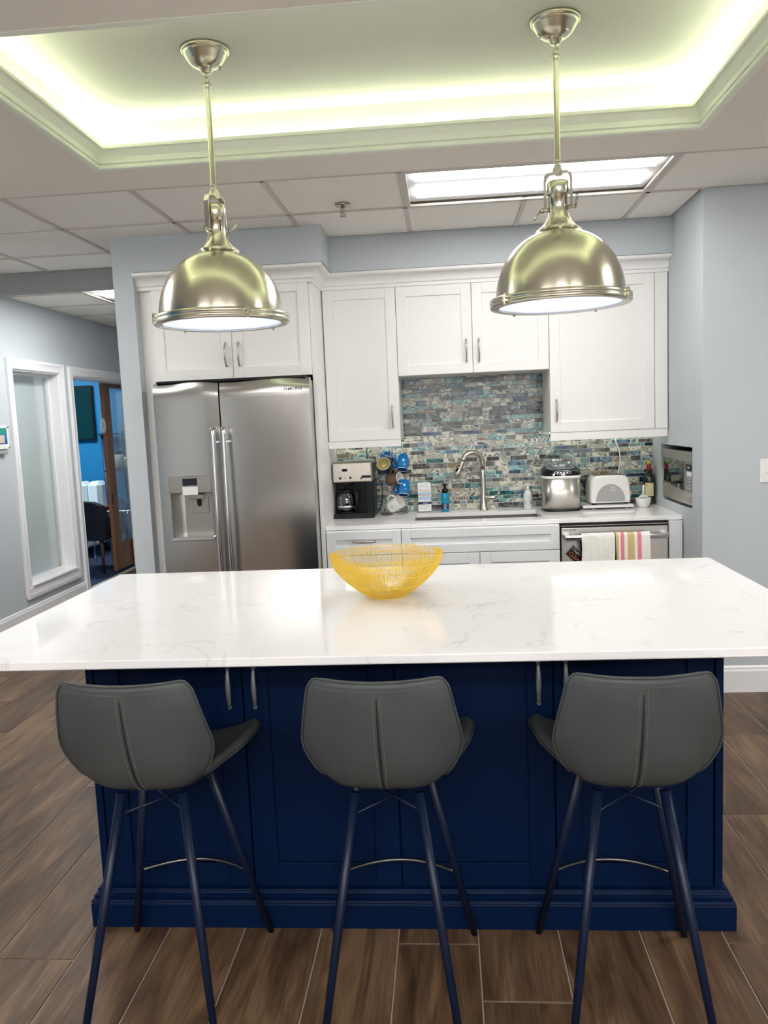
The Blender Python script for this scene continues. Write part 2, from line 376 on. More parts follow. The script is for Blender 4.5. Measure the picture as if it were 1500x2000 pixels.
M_towel = mat('white_cotton', (.80, .79, .74), .9, var=.03, vscale=20, bump=.6, bscale=24, bdist=.01)

# ---------------------------------------------------------------- setting: floor
ZC = 2.596
XB, YB = 1.325, 5.29           # alcove side wall, back wall
XLW = -3.40
mb = MB(); mb.box(-3.6, 3.7, -3.3, 10.0, -.06, -.003)
floor = struct('floor', mb, M_grout)
PW, PL = .2357, 1.21
full = None
joint = {1: 2.186, 2: 1.956, -4: 2.103}
for k in range(-13, 18):
    x0 = -.4245 + PW * k; x1 = x0 + PW
    if x1 < -3.38 or x0 > 3.6: continue
    j0 = joint.get(k, 2.0 + (k * .617 % 1.0) * PL + .1)
    if k in (-1, 0, 3, 4): j0 = 2.75 + (k % 3) * .12
    a = j0 - PL * 5
    ymax = 9.6 if x0 < -1.4 else 5.2
    while a < ymax:
        if a + PL > -2.4:
            if full is None:
                p = MB(); p.box(.002, PW - .002, .002, PL - .002, -.008, 0, .0012)
                full = build('plank', p, M_plank, parent=floor)
                o = full
            else:
                o = full.copy(); C.objects.link(o)
            o.location = (x0, a, 0)
        a += PL

# ---------------------------------------------------------------- setting: walls
mb = MB()
wb = MB(); wb.box(-1.72, XB, YB, YB + .12, 0, ZC)
wall_back = struct('wall_back', wb, M_wall)
# column and hallway wall
mb = MB(); mb.box(-1.838, -1.722, 4.53, 9.9, 0, ZC + .02); struct('wall_column', mb, M_wall)
# soffits
mb = MB(); mb.box(-1.722, -.646, 4.53, YB, 2.404, ZC + .02); mb.box(-.646, XB, 4.8475, YB, 2.4, ZC + .02); struct('wall_soffit', mb, M_wall)
# beam across the hallway
mb = MB(); mb.box(XLW, -1.838, 5.335, 5.43, 2.472, ZC + .02); struct('trim_beam', mb, mat('beam_grey', (.34, .35, .35), .8, var=.03))  # darker grey than the wall material
# alcove side wall with the microwave opening, and the wall facing the room
ny0, ny1, nz0, nz1 = 4.462, 5.098, .966, 1.303
mb = MB()
mb.box(XB, XB + .05, 4.287, ny0, 0, ZC + .02); mb.box(XB, XB + .05, ny1, YB + .12, 0, ZC + .02)
mb.box(XB, XB + .05, ny0, ny1, 0, nz0); mb.box(XB, XB + .05, ny0, ny1, nz1, ZC + .02)
mb.box(XB + .05, XB + .5, ny0 - .02, ny0, nz0 - .02, nz1 + .02); mb.box(XB + .05, XB + .5, ny1, ny1 + .02, nz0 - .02, nz1 + .02)
mb.box(XB + .05, XB + .5, ny0, ny1, nz0 - .02, nz0); mb.box(XB + .05, XB + .5, ny0, ny1, nz1, nz1 + .02)
mb.box(XB + .5, XB + .52, ny0 - .02, ny1 + .02, nz0 - .02, nz1 + .02)
struct('wall_alcove', mb, M_wall)
mb = MB(); mb.box(XB + .05, 3.6, 4.287, 4.40, 0, ZC + .02); struct('wall_right', mb, M_wall)
mb = MB(); mb.box(3.6, 3.72, -3.3, 4.40, 0, ZC + .02); struct('wall_far_right', mb, M_wall)
mb = MB()
for a in ((-3.6, -1.1, 0, ZC + .02), (2.9, 3.72, 0, ZC + .02), (-1.1, 2.9, 0, .95), (-1.1, 2.9, 2.25, ZC + .02)): mb.box(a[0], a[1], -3.4, -3.3, a[2], a[3])
struct('wall_front', mb, mat('front_wall_paint', (.20, .18, .16), .8, var=.03))
mb = MB(); mb.box(XLW, -1.838, 9.9, 10.0, 0, ZC + .02); struct('wall_hall_end', mb, M_wall)
# left wall with window, doorway and an added blue bounce section out of view
wy0, wy1, wz0, wz1 = 6.195, 6.975, .30, 2.05
dy0, dy1, dz1 = 7.235, 8.75, 2.045
mb = MB(); T = -3.56
for y0, y1, z0, z1 in ((-3.3, .9, 0, 2.62), (2.4, wy0, 0, 2.62), (wy0, wy1, 0, wz0), (wy0, wy1, wz1, 2.62),
                       (wy1, dy0, 0, 2.62), (dy0, dy1, dz1, 2.62), (dy1, 10.0, 0, 2.62)):
    mb.box(T, XLW, y0, y1, z0, z1)
struct('wall_left', mb, M_wall)
mb = MB(); mb.box(T, XLW, .9, 2.4, 0, 2.62); struct('wall_left_blue_bounce', mb, M_blue)  # unseen section made blue to bounce blue light onto the stools
# baseboards
bprof = [(0, 0), (.014, 0), (.014, .115), (.010, .125), (.010, .135), (.004, .143), (0, .143)]
mb = MB(); mb.sweep([(-o, u) for o, u in bprof], [(XB, 4.287, 0), (3.6, 4.287, 0)], (0, 0, 1)); struct('baseboard_right', mb, M_trim)
mb = MB(); mb.sweep([(-o, u) for o, u in bprof], [(XLW, 1.0, 0), (XLW, dy0 - .05, 0)], (0, 0, 1)); struct('baseboard_left', mb, M_trim)
mb = MB(); mb.sweep([(-o, u) for o, u in bprof], [(-1.838, 9.9, 0), (-1.838, 4.53, 0), (-1.722, 4.53, 0)], (0, 0, 1)); struct('baseboard_column', mb, M_trim)
# window: casing, jamb, sill, glass, blind
cprof = [(0, 0), (0, .014), (.012, .018), (.022, .014), (.045, .018), (.062, .024), (.078, .024), (.082, .018), (.082, 0)]
mb = MB()
mb.sweep([(-o, v) for o, v in cprof], [(XLW, wy0, wz0), (XLW, wy1, wz0), (XLW, wy1, wz1), (XLW, wy0, wz1)], (1, 0, 0), closed=True)
win = struct('window_1', mb, M_trim)
mb = MB(); gx = -3.50
mb.box(gx - .05, XLW, wy0 - .001, wy0 + .012, wz0, wz1); mb.box(gx - .05, XLW, wy1 - .012, wy1 + .001, wz0, wz1)
mb.box(gx - .05, XLW, wy0, wy1, wz1 - .012, wz1); mb.box(gx - .05, XLW, wy0, wy1, wz0, wz0 + .012); struct('window_jamb', mb, M_trim, win)
mb = MB()
for y0, y1, z0, z1 in ((wy0 + .012, wy0 + .035, wz0 + .012, wz1 - .012), (wy1 - .035, wy1 - .012, wz0 + .012, wz1 - .012), (wy0 + .035, wy1 - .035, wz0 + .012, wz0 + .035), (wy0 + .035, wy1 - .035, wz1 - .035, wz1 - .012)):
    mb.box(gx - .015, gx + .02, y0, y1, z0, z1, .003)
struct('window_stop', mb, M_trim, win)
mb = MB(); mb.box(gx - .003, gx + .003, wy0 + .03, wy1 - .03, wz0 + .03, wz1 - .03); struct('window_pane', mb, M_glass, win)
mb = MB(); mb.box(gx - .045, gx - .04, wy0 + .013, wy1 - .013, wz0 + .013, wz1 - .02); mb.tube([(gx - .043, wy0 + .015, wz0 + .02), (gx - .043, wy1 - .015, wz0 + .02)], .008)
struct('window_blind', mb, M_blind, win)
mb = MB(); mb.box(XLW - .03, XLW + .034, wy0 - .005, wy1 + .005, wz0 - .004, wz0 + .016, .005); mb.box(XLW, XLW + .022, wy0 - .075, wy1 + .075, wz0 - .10, wz0 - .004, .006); struct('window_sill', mb, M_trim, win)
mb = MB(); mb.box(gx + .003, gx + .004, wy1 - .085, wy1 - .045, wz0 + .036, wz0 + .062); struct('window_sticker', mb, mat('orange_sticker', (.75, .32, .22), .5), win, 'small orange sticker')
# doorway casing and reveal
mb = MB(); mb.sweep([(-o, v) for o, v in cprof], [(XLW, dy1, 0), (XLW, dy1, dz1), (XLW, dy0, dz1), (XLW, dy0, 0)], (1, 0, 0))
dcase = struct('door_1', mb, M_trim)
mb = MB(); mb.box(T - .02, XLW + .001, dy0 - .002, dy0 + .014, 0, dz1); mb.box(T - .02, XLW + .001, dy0, dy1, dz1 - .014, dz1 + .002); struct('door_jamb', mb, M_trim, dcase)

# ---------------------------------------------------------------- setting: ceiling, tray, grid
tx0, tx1, ty0, ty1, tz = -1.39, 1.033, 2.215, 3.365, 2.78
GX = [-.166 + .608 * k for k in range(-6, 8)]
mb = MB()
for x0, x1, y0, y1 in ((-3.6, tx0, -3.3, 3.664), (tx1, 3.72, -3.3, 3.664), (tx0, tx1, -3.3, ty0), (tx0, tx1, ty1, 3.664)):
    mb.box(x0, x1, y0, y1, ZC, ZC + .05)
mb.box(XB, 3.72, 4.272, 4.4, ZC + .012, ZC + .05)
mb.box(-3.6, 1.4, 3.664, 10, ZC + .03, ZC + .05); mb.box(1.4, 3.72, 3.664, 4.4, ZC + .03, ZC + .05)
ceiling = struct('ceiling', mb, M_ceil)
def cell(x0, x1, y0, y1):
    b = .011
    p = MB(); p.box(x0 + b, x1 - b, y0 + b, y1 - b, ZC + .005, ZC + .02, .002); build('ceiling_panel', p, M_panel, parent=ceiling)
yl = [3.664, 4.272, 4.880, 5.335]
bars = MB()
def bar(x0, x1, y0, y1):
    p = MB(); p.box(x0, x1, y0, y1, ZC - .001, ZC + .006); build('ceiling_grid_bar', p, M_tbar, parent=ceiling)
for r in range(3):
    y0, y1 = yl[r], yl[r + 1]
    xm = 3.55 if r == 0 else (XB if r == 1 else -1.838)
    for i in range(len(GX) - 1):
        x0, x1 = max(GX[i], XLW), min(GX[i + 1], xm)
        if x1 - x0 < .03: continue
        if r == 0 and 4.9 < i < 7.1 and -.2 < GX[i] < .9: continue      # the lamp
        ya = y1
        if r == 1 and x0 > -.7: ya = 4.8475
        if r == 1 and x1 < -.7 and x0 > -1.9: ya = 4.53
        if r == 1 and x0 < -.7 < x1: ya = 4.8475
        cell(x0, x1, y0, ya)
    bar(XLW, xm, y0 - .011, y0 + .011)
for x in GX:
    if x < XLW: continue
    if abs(x - .442) < .05: bar(x - .011, x + .011, 4.272, 4.8475); continue
    ya = 5.335 if x < -1.838 else (4.53 if x < -.66 else (4.8475 if x < XB else 4.272))
    bar(x - .011, x + .011, 3.664, ya)
# hallway ceiling beyond the beam
hx = [XLW, -2.77, -2.16, -1.838]; hy = [5.43, 5.59, 6.2, 6.8, 7.4, 8.0, 8.6, 9.2, 9.9]
for i in range(3):
    for j in range(len(hy) - 1):
        if i == 1 and j in (1, 2): continue
        cell(hx[i], hx[i + 1], hy[j], hy[j + 1])
for y in hy[1:-1]: bar(XLW, -1.838, y - .011, y + .011)
for x in hx[1:3]: bar(x - .011, x + .011, 5.43, 9.9)
# tray
mb = MB(); e = .012
mb.box(tx0 - .05, tx0 - e, ty0 - .05, ty1 + .05, ZC + .05, tz + .03); mb.box(tx1 + e, tx1 + .05, ty0 - .05, ty1 + .05, ZC + .05, tz + .03)
mb.box(tx0 - .05, tx1 + .05, ty0 - .05, ty0 - e, ZC + .05, tz + .03); mb.box(tx0 - .05, tx1 + .05, ty1 + e, ty1 + .05, ZC + .05, tz + .03)
mb.box(tx0 - .05, tx1 + .05, ty0 - .05, ty1 + .05, tz, tz + .03)
struct('ceiling_tray', mb, M_tray)
crown = [(-.014, -.002), (.010, -.002), (.014, .002), (.014, .011), (.006, .013), (.006, .017), (.015, .020), (.016, .028), (.009, .030)]
crown += [(.009 + .030 * (1 - math.cos(t)), .032 + .035 * math.sin(t)) for t in (0, .3, .6, .9, 1.2, 1.5)]
crown += [(.046, .068), (.046, .080), (.040, .080), (.036, .070), (.004, .036), (-.014, .036)]
path = [(tx0, ty0, ZC), (tx1, ty0, ZC), (tx1, ty1, ZC), (tx0, ty1, ZC)]
mb = MB(); mb.sweep(crown, path, (0, 0, 1), closed=True); struct('trim_cove_crown', mb, M_crown)
for nm, (x0, x1, y0, y1) in {'a': (tx0 - .008, tx0 + .004, ty0, ty1), 'b': (tx1 - .004, tx1 + .008, ty0, ty1), 'c': (tx0, tx1, ty0 - .008, ty0 + .004), 'd': (tx0, tx1, ty1 - .004, ty1 + .008)}.items():
    mb = MB(); mb.box(x0, x1, y0, y1, ZC + .068, ZC + .075)
    solo('led_strip', mb, M_led, {'a': 'cove light strip hidden behind the left crown moulding', 'b': 'cove light strip hidden behind the right crown moulding', 'c': 'cove light strip hidden behind the crown nearest the camera', 'd': 'cove light strip hidden behind the far crown moulding'}[nm], 'light strip')

# ---------------------------------------------------------------- ceiling lamps
def troffer(x0, x1, y0, y1, label, along='X', tube=None):
    t = thing('ceiling_light', label, 'ceiling light', ((x0 + x1) / 2, (y0 + y1) / 2, ZC), None)
    p = MB(); b = .018; z0, z1 = ZC - .002, ZC + .006
    for a in ((x0, x1, y0, y0 + b), (x0, x1, y1 - b, y1), (x0, x0 + b, y0 + b, y1 - b), (x1 - b, x1, y0 + b, y1 - b)): p.box(*a, z0, z1)
    build('frame', p, M_tbar, t)
    p = MB(); p.box(x0 + b, x1 - b, y0 + b, y1 - b, ZC + .022, ZC + .028); build('reflector', p, M_lens, t)
    h = (y1 - y0)
    for f0, f1 in ((.07, .33), (.55, .80)):
        p = MB(); p.box(x0 + .05, x1 - .05, y0 + h * f0, y0 + h * f1, ZC + .010, ZC + .021, .004); build('lens', p, tube or M_tube, t)
    return t
troffer(-.155, 1.037, 3.675, 4.262, 'bright two-lamp ceiling light set in the tile grid above the counter')
troffer(-2.76, -2.17, 5.60, 6.79, 'ceiling light in the hallway beyond the grey beam', tube=M_tube3)
spots = [(2.5, 2.6, 'ceiling light right of the island outside the view'), (-2.5, 3.2, 'ceiling light left of the island outside the view'),
         (-1.8, -.9, 'left ceiling light of the nearer row behind the camera'), (0, -.9, 'middle ceiling light of the nearer row behind the camera'), (1.8, -.9, 'right ceiling light of the nearer row behind the camera'),
         (-1.8, -2.4, 'left ceiling light of the far row behind the camera'), (0, -2.4, 'middle ceiling light of the far row behind the camera'), (1.8, -2.4, 'right ceiling light of the far row behind the camera')]
for i, (x, y, lb_) in enumerate(spots):
    t = troffer(x - .6, x + .6, y - .3, y + .3, lb_, tube=M_tube4 if i < 2 else M_tube2)
    for c in t.children:       # hang just under the plaster
        c.location.z -= .03
# sprinkler
t = thing('sprinkler', 'small chrome fire sprinkler under the ceiling tile left of the ceiling light', 'sprinkler', (-.472, 4.137, ZC))
p = MB(); p.lathe([(.038, .004), (.038, -.003), (.030, -.008), (.012, -.009)], (-.472, 4.137, ZC), 20); build('escutcheon', p, M_nickel, t)
p = MB(); p.lathe([(.009, -.006), (.009, -.03), (.005, -.032), (.005, -.045)], (-.472, 4.137, ZC), 12)
p.tube([(-.481, 4.137, ZC - .03), (-.486, 4.137, ZC - .042), (-.472, 4.137, ZC - .056)], .0025, 6); p.tube([(-.463, 4.137, ZC - .03), (-.458, 4.137, ZC - .042), (-.472, 4.137, ZC - .056)], .0025, 6)
build('stem', p, M_nickel, t)
p = MB(); p.lathe([(.018, -.056), (.018, -.058), (.004, -.060)], (-.472, 4.137, ZC), 16); build('deflector', p, M_nickel, t)

# ---------------------------------------------------------------- backsplash tiles
tiles = []
z = .916; row = 0
while z < 1.795:
    h = rnd.choice((.024, .029, .033, .036)); 
    if z + h > 1.79: h = 1.795 - z
    if h < .012: break
    lo, hi = (-.718, 1.322) if z < 1.405 else (-.272, .632)
    if z < 1.405 < z + h - .004: h = max(.012, 1.405 - z)
    x = lo
    while x < hi - .002:
        w = rnd.choice((.045, .06, .075, .09, .11, .125, .14)) * rnd.uniform(.9, 1.1)
        if hi - (x + w) < .03: w = hi - x
        tiles.append((x, min(x + w, hi), z, z + h)); x += w
    z += h; row += 1
def hidden(t):
    x = (t[0] + t[1]) / 2; z = (t[2] + t[3]) / 2
    return (x < -.46 and z < 1.27) or (.60 < x < .80 and z < 1.13) or (.90 < x < 1.10 and z < 1.10)
def tile_mb(ts):
    p = MB(); g = .0014; cols = []
    for x0, x1, z0, z1 in ts:
        a = (rnd.random(), rnd.random(), rnd.random(), 1); d = rnd.uniform(.0042, .0058)
        X0, X1, Z0, Z1 = x0 + g, x1 - g, z0 + g, z1 - g; c = .0012; y = YB - d
        vs = [(X0, YB - .0012, Z0), (X1, YB - .0012, Z0), (X1, YB - .0012, Z1), (X0, YB - .0012, Z1), (X0, y + c, Z0), (X1, y + c, Z0), (X1, y + c, Z1), (X0, y + c, Z1),
              (X0 + c, y, Z0 + c), (X1 - c, y, Z0 + c), (X1 - c, y, Z1 - c), (X0 + c, y, Z1 - c)]
        p.add(vs, [(8, 9, 10, 11)] + [(4 + i, 4 + (i + 1) % 4, 8 + (i + 1) % 4, 8 + i) for i in range(4)] + [(i, (i + 1) % 4, 4 + (i + 1) % 4, 4 + i) for i in range(4)])
        cols += [a] * 12
    return p, cols
def tile_obj(name, ts):
    p, cols = tile_mb(ts); o = build(name, p, M_agate, parent=wall_back)
    a = o.data.attributes.new('tint', 'FLOAT_COLOR', 'POINT')
    for i, c in enumerate(cols): a.data[i].color = c
    return o
order = sorted(tiles, key=lambda t: (hidden(t), -(t[1] - t[0]) * (t[3] - t[2])))
for t in order[:300]: tile_obj('tile', [t])
o = tile_obj('small_tiles', order[300:]); o['kind'] = 'stuff'
mb = MB(); mb.box(-.718, 1.3225, YB - .0032, YB, .915, 1.405); mb.box(-.272, .632, YB - .0032, YB, 1.405, 1.797); struct('grout', mb, M_tgrout, wall_back)

# ---------------------------------------------------------------- cabinets
def shaker(mb, x0, x1, y, z0, z1, th=.02, fw_=.062, rec=.009, face=-1):
    """door whose front is at y (facing -Y)"""
    b = .0018
    mb.box(x0, x0 + fw_, y, y + th, z0, z1, b); mb.box(x1 - fw_, x1, y, y + th, z0, z1, b)
    mb.box(x0 + fw_ - .001, x1 - fw_ + .001, y, y + th, z0, z0 + fw_, b); mb.box(x0 + fw_ - .001, x1 - fw_ + .001, y, y + th, z1 - fw_, z1, b)
    mb.box(x0 + fw_ - .004, x1 - fw_ + .004, y + rec, y + th - .002, z0 + fw_ - .004, z1 - fw_ + .004)
    return mb
def pull(parent, x, y, z0, z1, horiz=False, m=None, name='handle', dep=.022, thk=.0028):
    n = 12; pts = []; rs = []; L = z1 - z0
    for i in range(n + 1):
        t = i / n; d = .006 + dep * math.sin(PI * t) ** .7
        q = z0 + L * t
        pts.append((x + (q - z0), y - d, 0) if False else ((q, y - d, x) if horiz else (x, y - d, q)))
        rs.append(.0042 + thk * math.sin(PI * t))
    p = MB(); p.tube(pts, rs, 8, flat=(1, .8))
    for q in (z0 + .004, z1 - .004):
        c = (q, y, x) if horiz else (x, y, q); d = (q, y - .010, x) if horiz else (x, y - .010, q)
        p.tube([c, d], .0062, 8)
    return build(name, p, m or M_nickel, parent)
YU, ZU0, ZU1, ZM = 4.92, 1.4005, 2.308, 1.7786
u = [-.7185, -.2723, .1796, .6311, 1.2444, 1.3192]
g = .0015
# upper left
t = thing('upper_cabinet', 'tall white wall cabinet over the coffee maker, beside the fridge panel', 'cabinet', ((u[0] + u[1]) / 2, 5.1, ZU0), 'white wall cabinets')
p = MB(); p.box(u[0], u[1], YU + .021, YB - .001, ZU0 + .0, ZU1 + .02, .001); p.box(u[0], u[1], YU + .006, YU + .024, 1.358, ZU0 - .001, .0015); p.box(u[0], u[1], YU + .007, YU + .0215, ZU0 - .003, ZU0 + .0018); build('body', p, M_cab, t)
dr = build('door', shaker(MB(), u[0] + .006, u[1] - g, YU, ZU0 + .002, ZU1), M_cab, t); pull(dr, -.316, YU, 1.473, 1.606)
p = MB(); p.box(u[0] + .03, u[1] - .03, YB - .09, YB - .075, ZU0 - .012, ZU0 - .001); solo('under_cabinet_light', p, M_under, 'light strip under the wall cabinet over the coffee maker', 'light strip')
# middle pair
t = thing('upper_cabinet', 'short white two-door wall cabinet above the tile niche and faucet', 'cabinet', ((u[1] + u[3]) / 2, 5.1, ZM), 'white wall cabinets')
p = MB(); p.box(u[1] + .001, u[3] - .001, YU + .021, YB - .009, ZM, ZU1 + .02, .001); build('body', p, M_cab, t)
dr = build('door', shaker(MB(), u[1] + g, u[2] - g, YU, ZM + .002, ZU1), M_cab, t); pull(dr, .142, YU, 1.845, 1.981)
dr = build('door', shaker(MB(), u[2] + g, u[3] - g, YU, ZM + .002, ZU1), M_cab, t); pull(dr, .217, YU, 1.845, 1.981)
# right
t = thing('upper_cabinet', 'wide white single-door wall cabinet above the ice maker and toaster', 'cabinet', ((u[3] + u[5]) / 2, 5.1, ZU0), 'white wall cabinets')
p = MB(); p.box(u[3], u[5], YU + .021, YB - .001, ZU0, ZU1 + .02, .001); p.box(u[3], u[5], YU + .006, YU + .024, 1.352, ZU0 - .001, .0015); p.box(u[3], u[5], YU + .007, YU + .0215, ZU0 - .003, ZU0 + .0018); build('body', p, M_cab, t)
dr = build('door', shaker(MB(), u[3] + g, u[4] - g, YU, ZU0 + .002, ZU1), M_cab, t); pull(dr, .668, YU, 1.466, 1.599)
p = MB(); p.box(u[4] + g, u[5], YU, YU + .02, ZU0 + .002, ZU1, .0015); build('filler', p, M_cab, t)
p = MB(); p.box(u[3] + .03, u[5] - .03, YB - .09, YB - .075, ZU0 - .012, ZU0 - .001); solo('under_cabinet_light', p, M_under, 'light strip under the wall cabinet over the toaster', 'light strip')
# over the fridge, with tall side panel and left filler
YD = 4.58; zf0 = 1.795
t = thing('fridge_cabinet', 'white cabinet surround with two short doors above the steel fridge', 'cabinet', (-1.19, 4.9, 0))
p = MB(); p.box(-1.648, -.743, YD + .021, YB - .001, zf0, ZU1 + .02, .001); build('body', p, M_cab, t)
p = MB(); p.box(-1.7215, -1.650, YD + .02, YB - .001, 0, ZU1 + .02, .0015); build('filler', p, M_cab, t)
p = MB(); p.box(-.742, -.72, YD + .02, YB - .001, 0, ZU1 + .02, .0015); build('side_panel', p, M_cab, t)
dr = build('door', shaker(MB(), -1.648, -1.1955, YD, zf0, 2.322), M_cab, t); pull(dr, -1.2315, YD, 1.861, 1.997)
dr = build('door', shaker(MB(), -1.1925, -.743, YD, zf0, 2.322), M_cab, t); pull(dr, -1.155, YD, 1.861, 1.997)
# crown moulding over all of them
cc = [(0, 0), (.006, 0), (.006, .018), (.012, .022)] + [(.014 + .046 * (1 - math.cos(a)), .024 + .044 * math.sin(a)) for a in (0, .3, .6, .9, 1.2, 1.5)] + [(.066, .070), (.072, .076), (.072, .090), (.0, .090)]
mb = MB(); mb.sweep([(-o, v) for o, v in cc], [(-1.721, YD, 2.3075), (-.72, YD, 2.3075), (-.72, YU, 2.3075), (1.3235, YU, 2.3075)], (0, 0, 1))
solo('crown_moulding', mb, M_cab, 'long white crown moulding running along the tops of the white cabinets', 'moulding')
# base cabinets
YF, ZK = 4.62, .886
t = thing('base_cabinet', 'white drawer cabinet under the coffee maker end of the counter', 'cabinet', (-.49, 4.95, 0), 'white base cabinets')
p = MB(); p.box(-.718, -.2765, YF + .021, YB - .001, .1, ZK, .001); p.box(-.718, -.2765, YF + .08, YB, 0, .1); build('body', p, M_base, t)
dr = build('drawer', shaker(MB(), -.714, -.278, YF, .742, ZK - .004, fw_=.05), M_base, t); pull(dr, .822, YF, -.56, -.426, True)
dr = build('drawer', shaker(MB(), -.714, -.278, YF, .425, .738, fw_=.06), M_base, t); pull(dr, .58, YF, -.56, -.426, True)
dr = build('drawer', shaker(MB(), -.714, -.278, YF, .105, .421, fw_=.06), M_base, t); pull(dr, .26, YF, -.56, -.426, True)
t = thing('base_cabinet', 'wide white sink cabinet with false drawer front below the faucet', 'cabinet', (.18, 4.95, 0), 'white base cabinets')
p = MB(); p.box(-.2755, .634, YF + .021, YF + .05, .1, ZK, .001); p.box(-.2755, -.2575, YF + .05, YB - .01, .1, ZK); p.box(.616, .634, YF + .05, YB - .01, .1, ZK); p.box(-.2575, .616, YF + .05, YB - .01, .1, .12)
build('body', p, M_base, t)
build('drawer', shaker(MB(), -.274, .632, YF, .742, ZK - .004, fw_=.05), M_base, t)
build('door', shaker(MB(), -.274, .1735, YF, .105, .738), M_base, t); build('door', shaker(MB(), .1765, .632, YF, .105, .738), M_base, t)
mb = MB(); mb.box(1.2445, 1.3185, YF, YB - .001, 0, ZK, .0015); solo('end_panel', mb, M_base, 'narrow white upright panel right of the dishwasher at the wall', 'panel')
# worktop with sink cut-out
mb = MB(); z0, z1 = .889, .914; sx0, sx1, sy0, sy1 = -.20, .555, 4.785, 5.13
mb.box(-.7195, 1.3235, 4.6398, sy0, z0, z1, .002); mb.box(-.7195, 1.3235, sy1, YB - .008, z0, z1, .0); mb.box(-.7195, sx0, sy0 - .002, sy1 + .002, z0, z1); mb.box(sx1, 1.3235, sy0 - .002, sy1 + .002, z0, z1)
solo('worktop', mb, M_quartz, 'long white quartz worktop along the back wall with the sink cut-out', 'worktop')
t = thing('sink', 'undermount steel sink set in the white worktop below the faucet', 'sink', (.18, 4.96, .70))
p = MB(); a, b_, c, d = sx0 + .0, sx1, sy0, sy1
p.box(a - .012, a, c - .012, d + .012, .70, .8885); p.box(b_, b_ + .012, c - .012, d + .012, .70, .8885); p.box(a, b_, c - .012, c, .70, .8885); p.box(a, b_, d, d + .012, .70, .8885); p.box(a, b_, c, d, .70, .712)
build('basin', p, mat('sink_steel', (.20, .18, .165), .5, .7, var=.08), t)
p = MB(); p.lathe([(.04, .7125), (.042, .716), (.03, .7165), (.02, .714)], (.18, 4.97, 0), 20); build('drain', p, M_steelh, t)

# ---------------------------------------------------------------- fridge
fx0, fx1, fz1 = -1.634, -.7435, 1.777
fs = -1.2565
t = thing('fridge', 'big stainless side-by-side fridge with ice dispenser under the white cabinets', 'fridge', (-1.19, 4.8, 0))
p = MB(); p.box(fx0 + .006, fx1 - .004, 4.535, 5.24, .03, 1.765, .004); build('body', p, M_grey, t)
def fdoor(x0, x1, z0, z1, hole=None):
    nx, nz = 28, 70; p = MB()
    def Y(uu, zz):
        y = 4.462 + .003 * abs(2 * uu - 1) ** 3
        k = max(0, (zz - (z1 - .075)) / .075); return y + .016 * k ** 2.2 * (1 + .35 * math.sin(uu * 2 * PI + .6))
    def fn(a, b): z_ = z0 + (z1 - z0) * b; return (x0 + (x1 - x0) * a, Y(a, z_), z_)
    sk = None
    if hole:
        hx0, hx1, hz0, hz1 = hole
        xs = [x0 + (x1 - x0) * i / nx for i in range(nx + 1)]; zs = [z0 + (z1 - z0) * j / nz for j in range(nz + 1)]
        ia = min(range(nx + 1), key=lambda i: abs(xs[i] - hx0)); ib = min(range(nx + 1), key=lambda i: abs(xs[i] - hx1))
        ja = min(range(nz + 1), key=lambda j: abs(zs[j] - hz0)); jb = min(range(nz + 1), key=lambda j: abs(zs[j] - hz1))
        xs[ia] = hx0; xs[ib] = hx1; zs[ja] = hz0; zs[jb] = hz1
        fn = lambda a, b: (xs[round(a * nx)], Y(a, zs[round(b * nz)]), zs[round(b * nz)])
        sk = lambda i, j: ia <= i < ib and ja <= j < jb
    p.grid(fn, nx, nz, True, sk)
    ya = lambda a, b: fn(a, b)
    p.grid(lambda a, b: (x0, ya(0, a)[1] + (4.53 - ya(0, a)[1]) * b, ya(0, a)[2]), nz, 1, False)
    p.grid(lambda a, b: (x1, ya(1, a)[1] + (4.53 - ya(1, a)[1]) * b, ya(1, a)[2]), nz, 1, False)
    p.grid(lambda a, b: (ya(a, 1)[0], ya(a, 1)[1] + (4.53 - ya(a, 1)[1]) * b, z1), nx, 1, False)
    return p
dl = build('left_door', fdoor(fx0, fs - .004, .06, fz1, (-1.573, -1.334, .905, 1.158)), M_steel, t)
drr = build('right_door', fdoor(fs + .004, fx1, .06, fz1), M_steel, t)
p = MB(); p.box(fs - .004, fs + .004, 4.50, 4.53, .06, fz1 - .01); build('door_gasket', p, M_black, t)
p = MB(); p.box(fx0 + .02, fx1 - .02, 4.47, 4.75, 1.7772, 1.786); build('hinge_cover', p, M_dark, t)
for x, par in ((-1.2855, dl), (-1.2255, drr)):
    p = MB(); pts = []; n = 24
    for i in range(n + 1):
        q = i / n; zz = .52 + 1.0 * q; pts.append((x, 4.402 - .016 * math.sin(PI * q), zz))
    p.tube(pts, .0165, 14, flat=(.75, 1.0))
    for zz in (.56, 1.44): p.box(x - .006, x + .006, 4.400, 4.466, zz - .008, zz + .008, .003)
    build('handle', p, M_steelh, par)
    for zz in (.525, 1.513):
        pass
